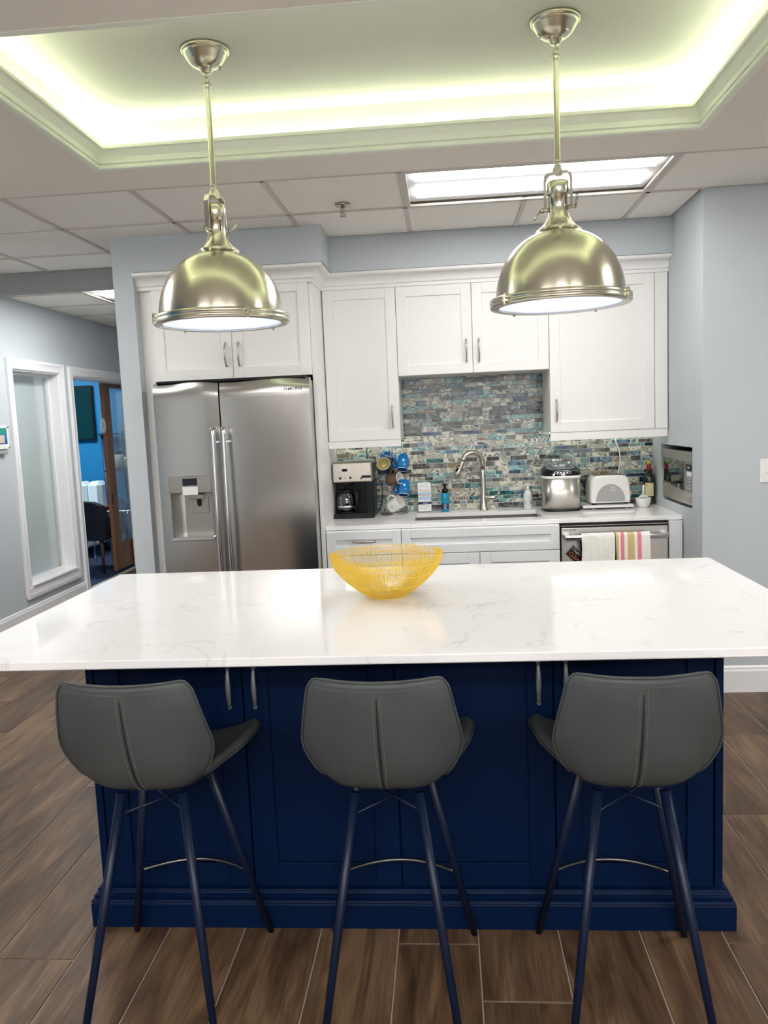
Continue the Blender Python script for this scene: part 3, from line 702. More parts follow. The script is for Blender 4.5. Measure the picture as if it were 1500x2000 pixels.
# dispenser
xa, xb_, za, zb_, yz = -1.573, -1.334, .905, 1.158, 4.452
p = MB()   # recess with curved left cheek
p.box(xa, xb_, 4.515, 4.522, za, zb_)
p.grid(lambda a, b: (xa + .075 * a ** 1.2, 4.464 + .052 * math.sin(a * PI / 2), za + (zb_ - za) * b), 8, 1)
p.grid(lambda a, b: (xb_ - .018 * a, 4.464 + .052 * a, za + (zb_ - za) * b), 2, 1)
p.box(xa, xb_, 4.466, 4.522, zb_ - .004, zb_ + .002)
build('dispenser_recess', p, M_disp, dl)
p = MB(); p.box(xa - .004, xb_ + .004, 4.452, 4.472, zb_ - .001, 1.252, .003); build('dispenser_panel', p, M_disp, dl)
p = MB(); p.box(-1.495, -1.410, 4.4505, 4.453, 1.199, 1.240, .0008); build('display', p, M_screen, dl)
p = MB(); p.box(xa - .004, xb_ + .006, 4.440, 4.515, .883, .907, .004); build('drip_tray', p, M_steelh, dl)
p = MB(); p.box(-1.463, -1.368, 4.508, 4.5145, 1.035, 1.136, .002); p.box(-1.470, -1.385, 4.480, 4.514, 1.118, 1.148, .004); build('ice_chute', p, M_disp, dl)
p = MB(); p.prism([(-.013, 1.125), (.013, 1.125)] + [(.013 * math.cos(-a), 1.092 + .018 * math.sin(-a)) for a in [PI * i / 8 for i in range(9)]], lambda a, b, h: (-1.420 + a, h, b), 4.497, 4.508); build('paddle', p, M_dark, dl)
p = MB(); p.box(-1.4975, -1.4085, 4.449, 4.4505, 1.146, 1.192, .0004); nl = build('note', p, M_white, dl, label='small white paper note')
for i in range(4):
    pass
for side in (-1, 1):
    p = MB()
    for i in range(4):
        xc = -1.527 if side < 0 else -1.386; w = (.013, .011, .008, .012)[i]
        p.box(xc - w, xc + w, 4.4512, 4.4522, 1.232 - i * .011, 1.235 - i * .011)
    o = build('panel_print', p, M_grey, dl); o['kind'] = 'stuff'
text('logo', 'SAMSUNG', .022, FACE_Y, M_dark, drr, (-.836, 4.4615, 1.7145), sx=1.05, ext=.0006, bold=.0005)

# ---------------------------------------------------------------- dishwasher, magnet, towels
t = thing('dishwasher', 'stainless dishwasher with bar handle under the right end of the worktop', 'dishwasher', (.94, 4.9, 0))
p = MB(); p.box(.640, 1.239, YF + .03, 5.2, .1, .868, .002); build('body', p, M_black, t)
p = MB(); p.box(.642, 1.238, YF, YF + .03, .12, .862, .003); build('door', p, M_steeld, t)
p = MB(); p.box(.640, 1.239, YF + .012, YF + .03, .864, .8865); build('top_gap', p, M_black, t)
p = MB(); p.box(.642, 1.238, YF + .004, YF + .012, .872, .876); build('control_strip', p, M_steelh, t)
p = MB(); hzc = .815
p.tube([(.655, 4.560, hzc), (.66, 4.558, hzc), (1.22, 4.558, hzc), (1.225, 4.560, hzc)], [.014, .0165, .0165, .014], 12, flat=(1, .7))
p.box(.655, .685, 4.560, YF, hzc - .014, hzc + .014, .003); p.box(1.195, 1.225, 4.560, YF, hzc - .014, hzc + .014, .003); build('handle', p, M_steelh, t)
p = MB(); 
for k in range(5):
    p.box(.6555 + k * .0145, .6675 + k * .0145, YF - .0006, YF, .8515, .8545); p.box(.6555 + k * .0145, .6655 + k * .0145, YF - .0006, YF, .8450, .8470)
o = build('vent_print', p, M_dark, t); o['kind'] = 'stuff'
def towel(x0, x1, zb0, zb1, seed, ph):
    r_ = random.Random(seed); p = MB(); prof = []
    ztop = hzc + .0215; yb = 4.558; R = .0175
    for i in range(8): prof.append((yb - R - .004, zb0 + (ztop - .02 - zb0) * i / 8))
    for i in range(9):
        a = PI * i / 8; prof.append((yb - (R + .003) * math.cos(a), ztop - .02 + .0215 * math.sin(a)))
    for i in range(1, 8): prof.append((yb + R + .003, ztop - .02 - (ztop - .02 - zb1) * i / 8))
    n = len(prof) - 1; nx = 26
    def fn(a, b, off=0):
        y, z_ = prof[round(b * n)]
        hang = max(0, min(1, (ztop - z_) / .2)); sgn = -1 if b < .5 else 0
        w = (.006 * math.sin(a * 9 + ph) + .004 * math.sin(a * 19 + ph * 2 + z_ * 14)) * hang
        xx = x0 + (x1 - x0) * a + .004 * math.sin(z_ * 25 + ph) * hang
        return (xx, y + sgn * (abs(w) + .002 * hang) - (0.0022 if off and b < .45 else 0) , z_ + (.0022 if off and .35 < b < .65 else 0) + .002 * math.sin(a * 3 + ph) * (1 - hang) * 0)
    p.grid(lambda a, b: fn(a, b), nx, n); p.grid(lambda a, b: fn(a, b, 1), nx, n)
    return p
solo('towel', towel(.742, .924, .52, .60, 3, 1.0), M_towel, 'plain white towel hanging over the dishwasher handle', 'towel', 'towels on the dishwasher handle')
solo('towel', towel(.930, 1.118, .50, .60, 4, 2.6), M_stripe, 'towel with pink and tan stripes hanging over the dishwasher handle', 'towel', 'towels on the dishwasher handle')
A = math.radians(-45); c0 = Vector((.7265, YF - .0025, .697))
def rot2(a, b): return (c0.x + a * math.cos(A) - b * math.sin(A), c0.z + a * math.sin(A) + b * math.cos(A))
def rbox(p, a0, a1, b0, b1, y0, y1):
    q = [rot2(a0, b0), rot2(a1, b0), rot2(a1, b1), rot2(a0, b1)]
    p.add([(x, y0, z_) for x, z_ in q] + [(x, y1, z_) for x, z_ in q], [(0, 1, 2, 3), (7, 6, 5, 4)] + [(i, (i + 1) % 4, 4 + (i + 1) % 4, 4 + i) for i in range(4)])
t = thing('magnet_sign', 'black tilted magnet sign reading CLEAN on the dishwasher door', 'sign', (c0.x, YF, c0.z - .05))
p = MB(); rbox(p, -.062, .062, -.036, .036, YF - .0025, YF - .0002); build('plate', p, M_dark, t)
p = MB(); M_sgw = mat('sign_white', (.8, .8, .76), .5, var=.02); M_sgo = mat('sign_orange', (.85, .23, .08), .5, var=.05)
for a in ((-.059, .059, -.033, -.031), (-.059, .059, .031, .033), (-.059, -.057, -.031, .031), (.057, .059, -.031, .031)): rbox(p, *a, YF - .0032, YF - .0024)
build('border', p, M_sgw, t)
q = rot2(-.0, -.011); text('lettering', 'CLEAN', .032, FACE_Y, M_sgo, t, (q[0], YF - .0028, q[1]), rot=A, sx=.98)
q = rot2(-.022, .019); text('lettering', 'Caught', .021, FACE_Y, M_sgw, t, (q[0], YF - .0028, q[1]), rot=A, shear=.25)

# ---------------------------------------------------------------- island
ix0, ix1, iy0, iy1 = -1.1115, .7665, 2.285, 3.20
t = thing('kitchen_island', 'navy blue island base with panelled doors under the white top', 'island', (-.17, 2.74, 0))
p = MB(); p.box(ix0, ix1, iy0 + .022, iy1, .08, .8905, .002)
p.box(ix0, ix0 + .022, iy0, iy0 + .022, .08, .8905, .0015); p.box(ix1 - .022, ix1, iy0, iy0 + .022, .08, .8905, .0015); build('body', p, M_navy, t)
xs = [-1.0865, -.630, -.1752, .2865, .7415]
hx_ = [-.6695, -.592, .2435, .3215]
for i in range(4):
    dr = build('door', shaker(MB(), xs[i] + .002, xs[i + 1] - .002, iy0, .118, .884, th=.021, fw_=.075, rec=.010), M_navy, t)
    pull(dr, hx_[i], iy0, .686, .815, dep=.008, thk=.0046, m=M_hgrey)
pr_ = [(-.004, 0), (.030, 0), (.030, .074), (.027, .078), (.030, .082), (.027, .087), (.019, .090), (.022, .094), (.022, .099), (.013, .103), (.010, .108), (.014, .112), (.012, .116), (-.004, .118)]
mb_ = MB(); mb_.sweep([(o, v) for o, v in pr_], [(ix0, iy0, 0), (ix0, iy1, 0), (ix1, iy1, 0), (ix1, iy0, 0)], (0, 0, 1), closed=True); build('plinth_moulding', mb_, M_navy, t)
mb = MB(); mb.box(-1.4055, 1.044, 2.028, 3.2895, .8915, .9165, .003)
solo('island_top', mb, M_quartz, 'large white quartz slab with faint grey veins on the navy island', 'worktop')
# gold wire bowl
bx, by, bz = -.219, 2.735, .9165
t = thing('wire_bowl', 'round gold bowl of upright wires on the white island top', 'bowl', (bx, by, bz))
R0, R1, H = .068, .194, .150
def bowl_r(h): return R0 + (R1 - R0) * (math.sin(min(1, h / H) * PI / 2)) ** .92
p = MB()
for layer in (0, 1):
    n = 165
    for k in range(n):
        a = 2 * PI * (k + layer * .5) / n; off = -.0016 if layer else .0016; pts = []
        top = H - rnd.uniform(0, .006) + layer * .001
        for i in range(7):
            h = top * i / 6; r_ = bowl_r(h) + off; aa = a + (.02 if layer else -.02) * i / 6
            pts.append((bx + r_ * math.cos(aa), by + r_ * math.sin(aa), bz + .0035 + h))
        p.tube(pts, .00095, 4, False)
o = build('wires', p, M_gold, t); o['kind'] = 'stuff'
for h, rr in ((.0, .0018), (.045, .0016), (.085, .0014), (.122, .0014)):
    p = MB(); p.torus((bx, by, bz + .003 + h), bowl_r(h), rr, n=64, m=6); build('ring', p, M_gold, t)
p = MB()
for k in range(24):
    a = PI * k / 24; p.tube([(bx + R0 * math.cos(a), by + R0 * math.sin(a), bz + .002), (bx - R0 * math.cos(a), by - R0 * math.sin(a), bz + .002)], .0011, 4)
o = build('base_wires', p, M_gold, t); o['kind'] = 'stuff'

# ---------------------------------------------------------------- bar stools
def make_stool():
    t = thing('bar_stool', 'x', 'stool', (0, 0, 0), 'grey bar stools at the island')
    P = [(-.2415, .919), (-.241, .902), (-.237, .86), (-.226, .80), (-.209, .74), (-.186, .685), (-.150, .638), (-.095, .614), (-.02, .606), (.06, .606), (.14, .612), (.20, .616), (.232, .606)]
    Wd = [.150, .159, .168, .179, .186, .173, .149, .139, .166, .197, .214, .216, .192]
    Lf = [.030, .033, .038, .046, .050, .046, .034, .030, .040, .048, .050, .046, .034]
    Ex = [2.2, 2.2, 2.2, 2.3, 2.6, 3.2, 4.2, 5.0, 4.2, 3.6, 3.2, 3.0, 3.0]
    Tp = [.005, .004, .002, .0, .0, .0, .0, .0, .0, .0, .0, .0, -.012]
    n = len(P) - 1
    def samp(A, q):
        q = max(0, min(n, q)); i = min(int(q), n - 1); f = q - i
        p0, p1, p2, p3 = A[max(i - 1, 0)], A[i], A[i + 1], A[min(i + 2, n)]
        cr = lambda a, b, c, d: .5 * (2 * b + (c - a) * f + (2 * a - 5 * b + 4 * c - d) * f * f + (3 * b - a - 3 * c + d) * f ** 3)
        return tuple(cr(*z_) for z_ in zip(p0, p1, p2, p3)) if isinstance(p1, tuple) else cr(p0, p1, p2, p3)
    def frame(q):
        c = samp(P, q); a, b = samp(P, q - .05), samp(P, q + .05)
        d = Vector((0, b[0] - a[0], b[1] - a[1])).normalized(); N = Vector((0, -d.z, d.y))   # inward: forward on the back, up on the seat
        if N.y < 0 and N.z < 0: N = -N
        return Vector((0, c[0], c[1])), d, N
    def pt(q, s, off=0.0):
        c, d, N = frame(q); w = samp(Wd, q); l = samp(Lf, q); tp = samp(Tp, q)
        s_ = s; ed = 1 - abs(s_) ** 6 * .35
        x = w * s_ - (off * .5 * s_ * abs(s_) ** 5)
        return c + Vector((x, 0, 0)) + N * (l * abs(s_) ** samp(Ex, q) + off * ed) - d * (tp * s_ * s_)
    nt, ns = 44, 18; th = .026
    p = MB()
    f_in = lambda a, b: pt(a * n, 2 * b - 1, th)
    f_out = lambda a, b: pt(a * n, 2 * b - 1, 0)
    p.grid(f_in, nt, ns); p.grid(f_out, nt, ns)
    def rim(a, b, k):
        i_, o_ = f_in(a, b), f_out(a, b); m = (i_ + o_) / 2
        return m
    def edge(line):                     # rounded rim strip
        pts_i = [f_in(a, b) for a, b in line]; pts_o = [f_out(a, b) for a, b in line]
        cen = Vector((0, 0, 0)); 
        for k in range(4):
            pass
        L_ = len(line)
        def fn(u_, v_):
            i = round(u_ * (L_ - 1)); a_, b_ = line[i]
            pi, po = pts_i[i], pts_o[i]; mid = (pi + po) / 2
            out = Vector((1 if b_ == 1 else -1, 0, 0)) if b_ in (0, 1) else None
            c, d, N = frame(a_ * n)
            if out is None: out = -d if a_ == 0 else d
            ang = PI * v_; hv = (po - pi) / 2
            return mid - hv * math.cos(ang) + out * (.010 * math.sin(ang))
        p.grid(fn, L_ - 1, 4)
    edge([(a / nt, 0) for a in range(nt + 1)]); edge([(a / nt, 1) for a in range(nt + 1)])
    edge([(0, b / ns) for b in range(ns + 1)]); edge([(1, b / ns) for b in range(ns + 1)])
    import bmesh
    sh = build('seat_shell', p, M_leather, t, recalc=False)
    bm = bmesh.new(); bm.from_mesh(sh.data); bmesh.ops.remove_doubles(bm, verts=bm.verts, dist=.0008); bmesh.ops.recalc_face_normals(bm, faces=bm.faces)
    bm.to_mesh(sh.data); bm.free()
    # dark slit down the middle of the outer back
    p = MB(); qs = [1.3 + (6.8 - 1.3) * i / 24 for i in range(25)]
    def strip(q, s0, s1, o0, o1):
        return [pt(q, s0, o0), pt(q, s1, o0), pt(q, s1, o1), pt(q, s0, o1)]
    rows = []
    for i, q in enumerate(qs):
        w = .004 + .012 * math.sin(PI * min(1, i / 30 + .1)); rows += strip(q, -w, w, .003, -.0012)
    fs = [(i * 4 + j, i * 4 + (j + 1) % 4, i * 4 + 4 + (j + 1) % 4, i * 4 + 4 + j) for i in range(24) for j in range(4)]
    p.add(rows, fs); build('back_slit', p, M_seam, t)
    p = MB()
    for s0 in (-.055, .055):
        for i in range(58):
            q0 = .9 + i * .098; p.tube([pt(q0, s0, -.0006), pt(q0 + .058, s0, -.0006)], .0008, 4)
    for i in range(46):
        b0 = -.93 + i * .0405; p.tube([pt(.75, b0, -.0006), pt(.75, b0 + .024, -.0006)], .0008, 4)
    o = build('stitching', p, M_stitch, t); o['kind'] = 'stuff'
    p = MB()      # piping where the pad meets the outer shell
    d0 = frame(0)[1]
    half = [pt(q, -1, .004) + Vector((-.0095, 0, 0)) for q in [n - .25 - (n - .75) * i / 36 for i in range(37)]]
    half += [pt(.22, -1, .004) + Vector((-.0085, 0, 0)) - d0 * .002, pt(.05, -.985, .004) + Vector((-.004, 0, 0)) - d0 * .0075]
    half += [pt(0, -.94 + .94 * i / 8, .004) - d0 * .0095 for i in range(9)]
    p.tube(half + [Vector((-v.x, v.y, v.z)) for v in half[-2::-1]], .0025, 6); build('piping', p, M_leather, t)
    p = MB(); p.box(-.075, .075, -.085, .095, .600, .607, .003); p.box(-.05, .05, -.05, .05, .606, .614); build('mount_plate', p, M_leg, t)
    for sx_ in (-1, 1):
        for (ft, tp_) in (((.17, -.232), (.077, -.079)), ((.208, .229), (.084, .091))):
            p = MB(); k = .96
            top = (sx_ * (ft[0] + (tp_[0] - ft[0]) * k), ft[1] + (tp_[1] - ft[1]) * k, .62 * k)
            p.tube([(sx_ * ft[0], ft[1], 0.0), top], [.0095, .0135], 14); build('leg', p, M_leg, t)
    L_ = lambda f, q, z_: (f[0] + (q[0] - f[0]) * z_ / .62, f[1] + (q[1] - f[1]) * z_ / .62)
    nf = L_((.17, -.232), (.077, -.079), .545); ff = L_((.208, .229), (.084, .091), .545)
    for sx_ in (-1, 1):
        p = MB(); p.tube([(sx_ * nf[0], nf[1], .545 + .004 * sx_), (-sx_ * ff[0], ff[1], .545 + .004 * sx_)], .0035, 8); build('cross_brace', p, M_leg, t)
    a = L_((.208, .229), (.084, .091), .225); pts = []
    for i in range(17):
        q = i / 16 * 2 - 1; pts.append((a[0] * q, a[1] + .065 * (1 - q * q), .225))
    p = MB(); p.tube(pts, .0055, 10); build('footrest', p, mat('dark_steel', (.16, .16, .17), .3, 1.0, var=.05), t)
    return t
st = make_stool()
lab = ['grey leather bar stool at the left end of the island', 'grey leather bar stool in the middle, below the gold bowl', 'grey leather bar stool at the right end of the island']
for i, (x, y, r) in enumerate(((-.785, 2.010, .003), (-.175, 2.006, -.014), (.427, 2.008, -.026))):
    o = st if i == 0 else copy_tree(st)
    o.location = (x, y, 0); o.rotation_euler = (0, 0, r); o['label'] = lab[i]

# ---------------------------------------------------------------- pendants
M_enamel = mat('pendant_enamel', (.86, .87, .92), .5, var=.01)
def lens_mat():
    m = bpy.data.materials.new('pendant_lens'); m.use_nodes = True; nt = m.node_tree; nt.nodes.clear(); lk = nt.links.new
    tl = nd(nt, 'ShaderNodeBsdfTranslucent'); tl.inputs[0].default_value = (.74, .79, .97, 1)
    df = nd(nt, 'ShaderNodeBsdfGlossy'); df.inputs[1].default_value = .15
    mx = nd(nt, 'ShaderNodeMixShader'); mx.inputs[0].default_value = .06; lk(tl.outputs[0], mx.inputs[1]); lk(df.outputs[0], mx.inputs[2])
    o = nd(nt, 'ShaderNodeOutputMaterial'); lk(mx.outputs[0], o.inputs[0]); return m
M_plens = lens_mat()
def make_pendant():
    t = thing('pendant_lamp', 'x', 'pendant lamp', (0, 0, 0), 'nickel dome pendants over the island')
    O = 1.878                       # rim height above floor; local z = world z - O
    z = lambda w: w - O
    p = MB(); p.lathe([(.0805, z(2.780)), (.0815, z(2.772)), (.077, z(2.768)), (.0745, z(2.768)), (.0745, z(2.763)), (.070, z(2.759)), (.058, z(2.740)), (.044, z(2.728)), (.030, z(2.722)), (.021, z(2.719)), (.021, z(2.712)), (.017, z(2.711)), (.017, z(2.705)), (.001, z(2.704))], n=40); build('canopy', p, M_pend, t)
    for a in (2.6, .5):
        p = MB(); cx_, cy_ = .052 * math.cos(a), -.052 * abs(math.sin(a)); p.lathe([(.005, 0), (.005, -.012), (.003, -.016), (.0005, -.017)], (cx_, cy_, z(2.739)), 10); build('canopy_screw', p, M_steelh, t)
    RX = Matrix.Rotation(PI / 2, 3, 'X'); RZ = Matrix.Rotation(PI / 2, 3, 'Z')
    p = MB(); p.torus((0, 0, z(2.697)), .0085, .0022, RZ @ RX, sx=.8); build('chain_link', p, M_pend, t)
    p = MB(); p.torus((0, 0, z(2.683)), .0105, .0022, RX, sx=.85); build('chain_link', p, M_pend, t)
    p = MB(); p.lathe([(.004, z(2.674)), (.0145, z(2.670)), (.0145, z(2.664)), (.0105, z(2.654)), (.0095, z(2.652)), (.0095, z(2.345)), (.012, z(2.343)), (.012, z(2.339)), (.008, z(2.337)), (.008, z(2.333)), (.0125, z(2.328)), (.0125, z(2.322)), (.006, z(2.320))], n=20); build('rod', p, M_pend, t)
    p = MB(); p.tube([(0, -.013, z(2.311)), (0, .013, z(2.311))], .0145, 18); build('swivel', p, M_pend, t)
    # yoke: flat bar bent into a U
    w, yk = .046, []
    yk = [(-w, z(2.196)), (-w, z(2.285)), (-w + .004, z(2.300)), (-w + .014, z(2.308)), (w - .014, z(2.308)), (w - .004, z(2.300)), (w, z(2.285)), (w, z(2.196))]
    p = MB(); inner = [(-w + .004, z(2.196)), (-w + .004, z(2.284)), (-w + .008, z(2.296)), (-w + .016, z(2.303)), (w - .016, z(2.303)), (w - .008, z(2.296)), (w - .004, z(2.284)), (w - .004, z(2.196))]
    p.prism(yk + inner[::-1], lambda a, b, h: (a, h, b), -.0095, .0095); build('yoke', p, M_nickel2, t)
    p = MB(); p.lathe([(.0008, z(2.279)), (.033, z(2.277)), (.0362, z(2.272)), (.0362, z(2.236)), (.0345, z(2.234)), (.0315, z(2.233)), (.0315, z(2.176)), (.0335, z(2.172)), (.036, z(2.160)), (.043, z(2.145)), (.056, z(2.133)), (.062, z(2.129)), (.062, z(2.121)), (.0008, z(2.120))], n=40); build('socket_cup', p, M_pend, t)
    for a in [PI / 4 + PI / 2 * k + .35 for k in range(4)]:
        p = MB(); ca, sa = math.cos(a), math.sin(a)
        p.box(-.0012, .0012, -.0012, .0012, z(2.186), z(2.222))
        q = MB(); q.v = [(ca * (.0313 + x) - sa * y, sa * (.0313 + x) + ca * y, zz) for x, y, zz in p.v]; q.f = p.f; q.s = p.s; build('slot', q, M_black, t)
        a2 = a + PI / 4; ca, sa = math.cos(a2), math.sin(a2)
        prof = [(.030, z(2.178)), (.035, z(2.170)), (.042, z(2.153)), (.055, z(2.138)), (.074, z(2.123)), (.078, z(2.112)), (.070, z(2.112)), (.050, z(2.122)), (.030, z(2.140))]
        p = MB(); p.prism(prof, lambda r, h, k_: (ca * r - sa * k_, sa * r + ca * k_, h), -.004, .004); build('fin', p, M_pend, t)
    for s_ in (-1, 1):
        p = MB(); p.tube([(s_ * .030, 0, z(2.192)), (s_ * .060, 0, z(2.192))], .006, 12); p.tube([(s_ * .050, 0, z(2.192)), (s_ * .057, 0, z(2.192))], .009, 12)
        e_ = (s_ * .060, -.004, z(2.192)); d = Vector((s_ * .012, -.028, .028 if s_ > 0 else -.03)); p.tube([e_, Vector(e_) + d * .5, Vector(e_) + d], [.0035, .0045, .0055], 10); build('wing_bolt', p, M_nickel2, t)
    # dome shell (outer + inner) from rim to crown
    prof = []
    for i in range(25):
        a = i / 24 * PI / 2; prof.append((.213 * math.cos(a) ** .86 if i < 24 else .001, z(1.896) + .226 * math.sin(a) ** 1.0))
    prof = [(.213, z(1.884))] + prof
    p = MB(); p.shell(prof, n=72); build('dome', p, M_pend, t)
    p = MB(); p.shell([(max(.0008, r - .004), h - .003) for r, h in prof], n=56); build('inner_bowl', p, M_enamel, t)
    ring = [(.204, z(1.876)), (.229, z(1.876)), (.2335, z(1.880)), (.2335, z(1.889)), (.230, z(1.891)), (.2335, z(1.893)), (.2335, z(1.902)), (.229, z(1.906)), (.212, z(1.907)), (.212, z(1.884)), (.204, z(1.884)), (.204, z(1.876))]
    p = MB(); p.shell(ring, n=72); build('rim_ring', p, M_pend, t)
    for a in (-2.10, -.20, 1.3, 2.6):
        p = MB(); ca, sa = math.cos(a), math.sin(a); q = MB()
        p.box(-.006, .007, -.013, .013, z(1.882), z(1.892), .002); p.box(-.004, .008, -.010, .010, z(1.894), z(1.904), .002); p.box(0, .010, -.004, .004, z(1.872), z(1.909), .002)
        q.v = [(ca * (.232 + x) - sa * y, sa * (.232 + x) + ca * y, zz) for x, y, zz in p.v]; q.f = p.f; q.s = p.s; build('clip', q, M_pend, t)
    p = MB(); p.lathe([(.2045, z(1.882)), (.10, z(1.8805)), (.001, z(1.880))], n=56); p.f = p.f[:-0] if False else p.f
    p = MB(); p.shell([(.2045, z(1.882)), (.15, z(1.8812)), (.08, z(1.8805)), (.002, z(1.880))], n=56); build('lens', p, M_plens, t, recalc=False)
    p = MB(); p.lathe([(.001, z(1.975)), (.022, z(1.981)), (.034, z(2.0)), (.034, z(2.02)), (.022, z(2.05)), (.015, z(2.07)), (.015, z(2.112)), (.001, z(2.113))], n=20); build('bulb', p, emis('bulb_glow', (1, .96, .95), L_PEND * 12), t)
    return t
pd = make_pendant()
for i, (x, y, r) in enumerate(((-.7592, 2.8049, 1.15), (.3971, 2.7931, -.42))):
    o = pd if i == 0 else copy_tree(pd)
    o.location = (x, y, 1.878); o.rotation_euler = (0, 0, r)
    o['label'] = ['brushed nickel dome pendant hanging in front of the fridge cabinet', 'brushed nickel dome pendant hanging in front of the wide right cabinet'][i]

# ---------------------------------------------------------------- small things on the worktop
ZW = .914
# coffee maker
cx0, cx1, cyf, cyb = -.7125, -.4585, 4.985, 5.235
t = thing('coffee_maker', 'black and steel drip coffee maker at the left end of the worktop', 'coffee maker', (-.585, 5.11, ZW))
p = MB(); p.box(cx0, cx1, cyf, cyb, ZW, ZW + .034, .004); p.lathe([(.062, ZW + .034), (.062, ZW + .040), (.001, ZW + .041)], (-.635, 5.06, 0), 28); build('base', p, M_dark, t)
p = MB(); p.box(cx0 + .006, cx1 - .002, 5.13, cyb, ZW + .03, 1.148, .004); p.box(-.510, cx1 - .001, 5.02, 5.14, ZW + .03, 1.145, .004); build('column', p, M_dark, t)
p = MB(); p.box(cx0, cx1 - .006, cyf, cyb, 1.142, 1.268, .007); hd = build('head', p, mat('coffee_steel', (.60, .55, .48), .32, 1.0, var=.05, stretch=(30, 1, 1)), t)
p = MB(); p.box(-.66, -.468, cyf + .02, cyb - .02, 1.266, 1.274, .003); p.box(-.60, -.47, cyf + .01, cyf + .10, 1.272, 1.277, .002); build('lid', p, M_grey, t)
p = MB(); p.box(-.651, -.619, cyf - .002, cyf + .002, 1.212, 1.229, .001); build('display', p, M_screen, hd)
for x, z_, r_, m in ((-.665, 1.170, .0075, M_dark), (-.600, 1.172, .0075, M_dark), (-.633, 1.171, .0065, M_steelh), (-.668, 1.206, .0035, M_steelh), (-.645, 1.196, .0035, M_steelh), (-.622, 1.196, .0035, M_steelh), (-.600, 1.207, .0045, M_steelh), (-.502, 1.205, .0065, M_steelh)):
    p = MB(); p.tube([(x, cyf - .006, z_), (x, cyf + .002, z_)], r_, 14); build('button', p, m, hd)
p = MB(); p.box(-.530, -.474, cyf - .004, cyf + .002, 1.168, 1.184, .002); p.box(-.537, -.527, cyf - .008, cyf + .002, 1.161, 1.172, .002); p.box(-.474, -.472, cyf - .003, cyf + .001, 1.162, 1.184); build('water_lever', p, M_dark, hd)
p = MB(); p.box(-.5505, -.5495, cyf - .0006, cyf, 1.150, 1.232); build('panel_line', p, M_white, hd)
p = MB(); p.tube([(-.635, 5.06, 1.145), (-.635, 5.06, 1.118)], [.05, .045], 24); build('filter_basket', p, M_dark, t)
# carafe
cc_ = (-.640, 5.058, ZW + .041)
t = thing('coffee_carafe', 'clear glass coffee carafe with black handle inside the coffee maker', 'carafe', cc_)
p = MB(); p.lathe([(.050, .001), (.056, .010), (.060, .035), (.060, .075), (.050, .112), (.046, .120)], cc_, 28); build('glass_body', p, M_carafe, t)
p = MB(); p.lathe([(.047, .119), (.049, .124), (.049, .132), (.042, .139), (.001, .141)], cc_, 28); build('lid', p, M_dark, t)
p = MB(); p.lathe([(.0605, .026), (.0615, .028), (.0615, .036), (.0605, .038)], cc_, 28); build('steel_band', p, M_steelh, t)
p = MB(); a = Vector((.72, -.69, 0)); b0 = Vector(cc_)
p.tube([b0 + a * .050 + Vector((0, 0, .128)), b0 + a * .085 + Vector((0, 0, .134)), b0 + a * .100 + Vector((0, 0, .115)), b0 + a * .103 + Vector((0, 0, .06)), b0 + a * .096 + Vector((0, 0, .022)), b0 + a * .060 + Vector((0, 0, .030))], [.010, .012, .012, .011, .010, .008], 10, flat=(1, .8)); build('handle', p, M_dark, t)
p = MB()
for k in range(9): 
    aa = -2.05; rr = .0606; zz = .03 + k * .008
    p.box(cc_[0] - .034, cc_[0] - .024, cc_[1] - .0545, cc_[1] - .0535, cc_[2] + zz, cc_[2] + zz + .0018)
o = build('scale_marks', p, M_white, t); o['kind'] = 'stuff'
# black cords at the socket
mb = MB(); mb.tube([(-.516, 5.26, 1.352), (-.5165, 5.262, 1.30), (-.516, 5.262, 1.24), (-.49, 5.262, 1.16), (-.43, 5.262, 1.12), (-.425, 5.262, 1.03), (-.437, 5.25, .96), (-.449, 5.24, .935), (-.4515, 5.235, .932)], .0032, 6)
solo('power_cord', mb, M_dark, 'black cord behind and beside the coffee maker', 'cord')
t = thing('outlet', 'dark wall outlet with a plug in the tiles right of the coffee maker', 'outlet', (-.432, 5.28, 1.15))
p = MB(); p.box(-.452, -.412, 5.274, 5.2815, 1.165, 1.24, .002); build('plate', p, M_dark, t)
p = MB(); p.box(-.443, -.418, 5.25, 5.274, 1.18, 1.205, .004); build('plug', p, M_dark, t)
# mug tree
mx_, my_ = -.345, 5.165
t = thing('mug_tree', 'chrome wire mug tree holding mugs beside the coffee maker', 'mug tree', (mx_, my_, ZW))
p = MB(); p.torus((mx_, my_, ZW + .004), .085, .0038, n=40); p.torus((mx_, my_, ZW + .006), .055, .0025, n=32)
for a in (0, PI / 2): p.tube([(mx_ - .084 * math.cos(a), my_ - .084 * math.sin(a), ZW + .004), (mx_ + .084 * math.cos(a), my_ + .084 * math.sin(a), ZW + .004)], .0028, 6)
p.lathe([(.03, ZW + .002), (.03, ZW + .010), (.001, ZW + .012)], (mx_, my_, 0), 24); build('base_ring', p, M_steelh, t)
p = MB(); p.tube([(mx_ - .009, my_, ZW + .008), (mx_ - .009, my_, 1.335), (mx_ - .006, my_, 1.343), (mx_ + .006, my_, 1.343), (mx_ + .009, my_, 1.335), (mx_ + .009, my_, ZW + .008)], .0036, 8); build('post', p, M_steelh, t)
hk = [(-1, .2, 1.285), (1, .1, 1.285), (-.9, -.3, 1.165), (1, -.2, 1.165), (-.6, -.6, 1.055), (1, .1, 1.075)]
for dx, dy, zz in hk:
    d = Vector((dx, dy, 0)).normalized(); b0 = Vector((mx_, my_, zz)); p = MB()
    p.tube([b0, b0 + d * .03 + Vector((0, 0, .002)), b0 + d * .055 + Vector((0, 0, .012)), b0 + d * .072 + Vector((0, 0, .036))], .0026, 6); build('hook', p, M_steelh, t)
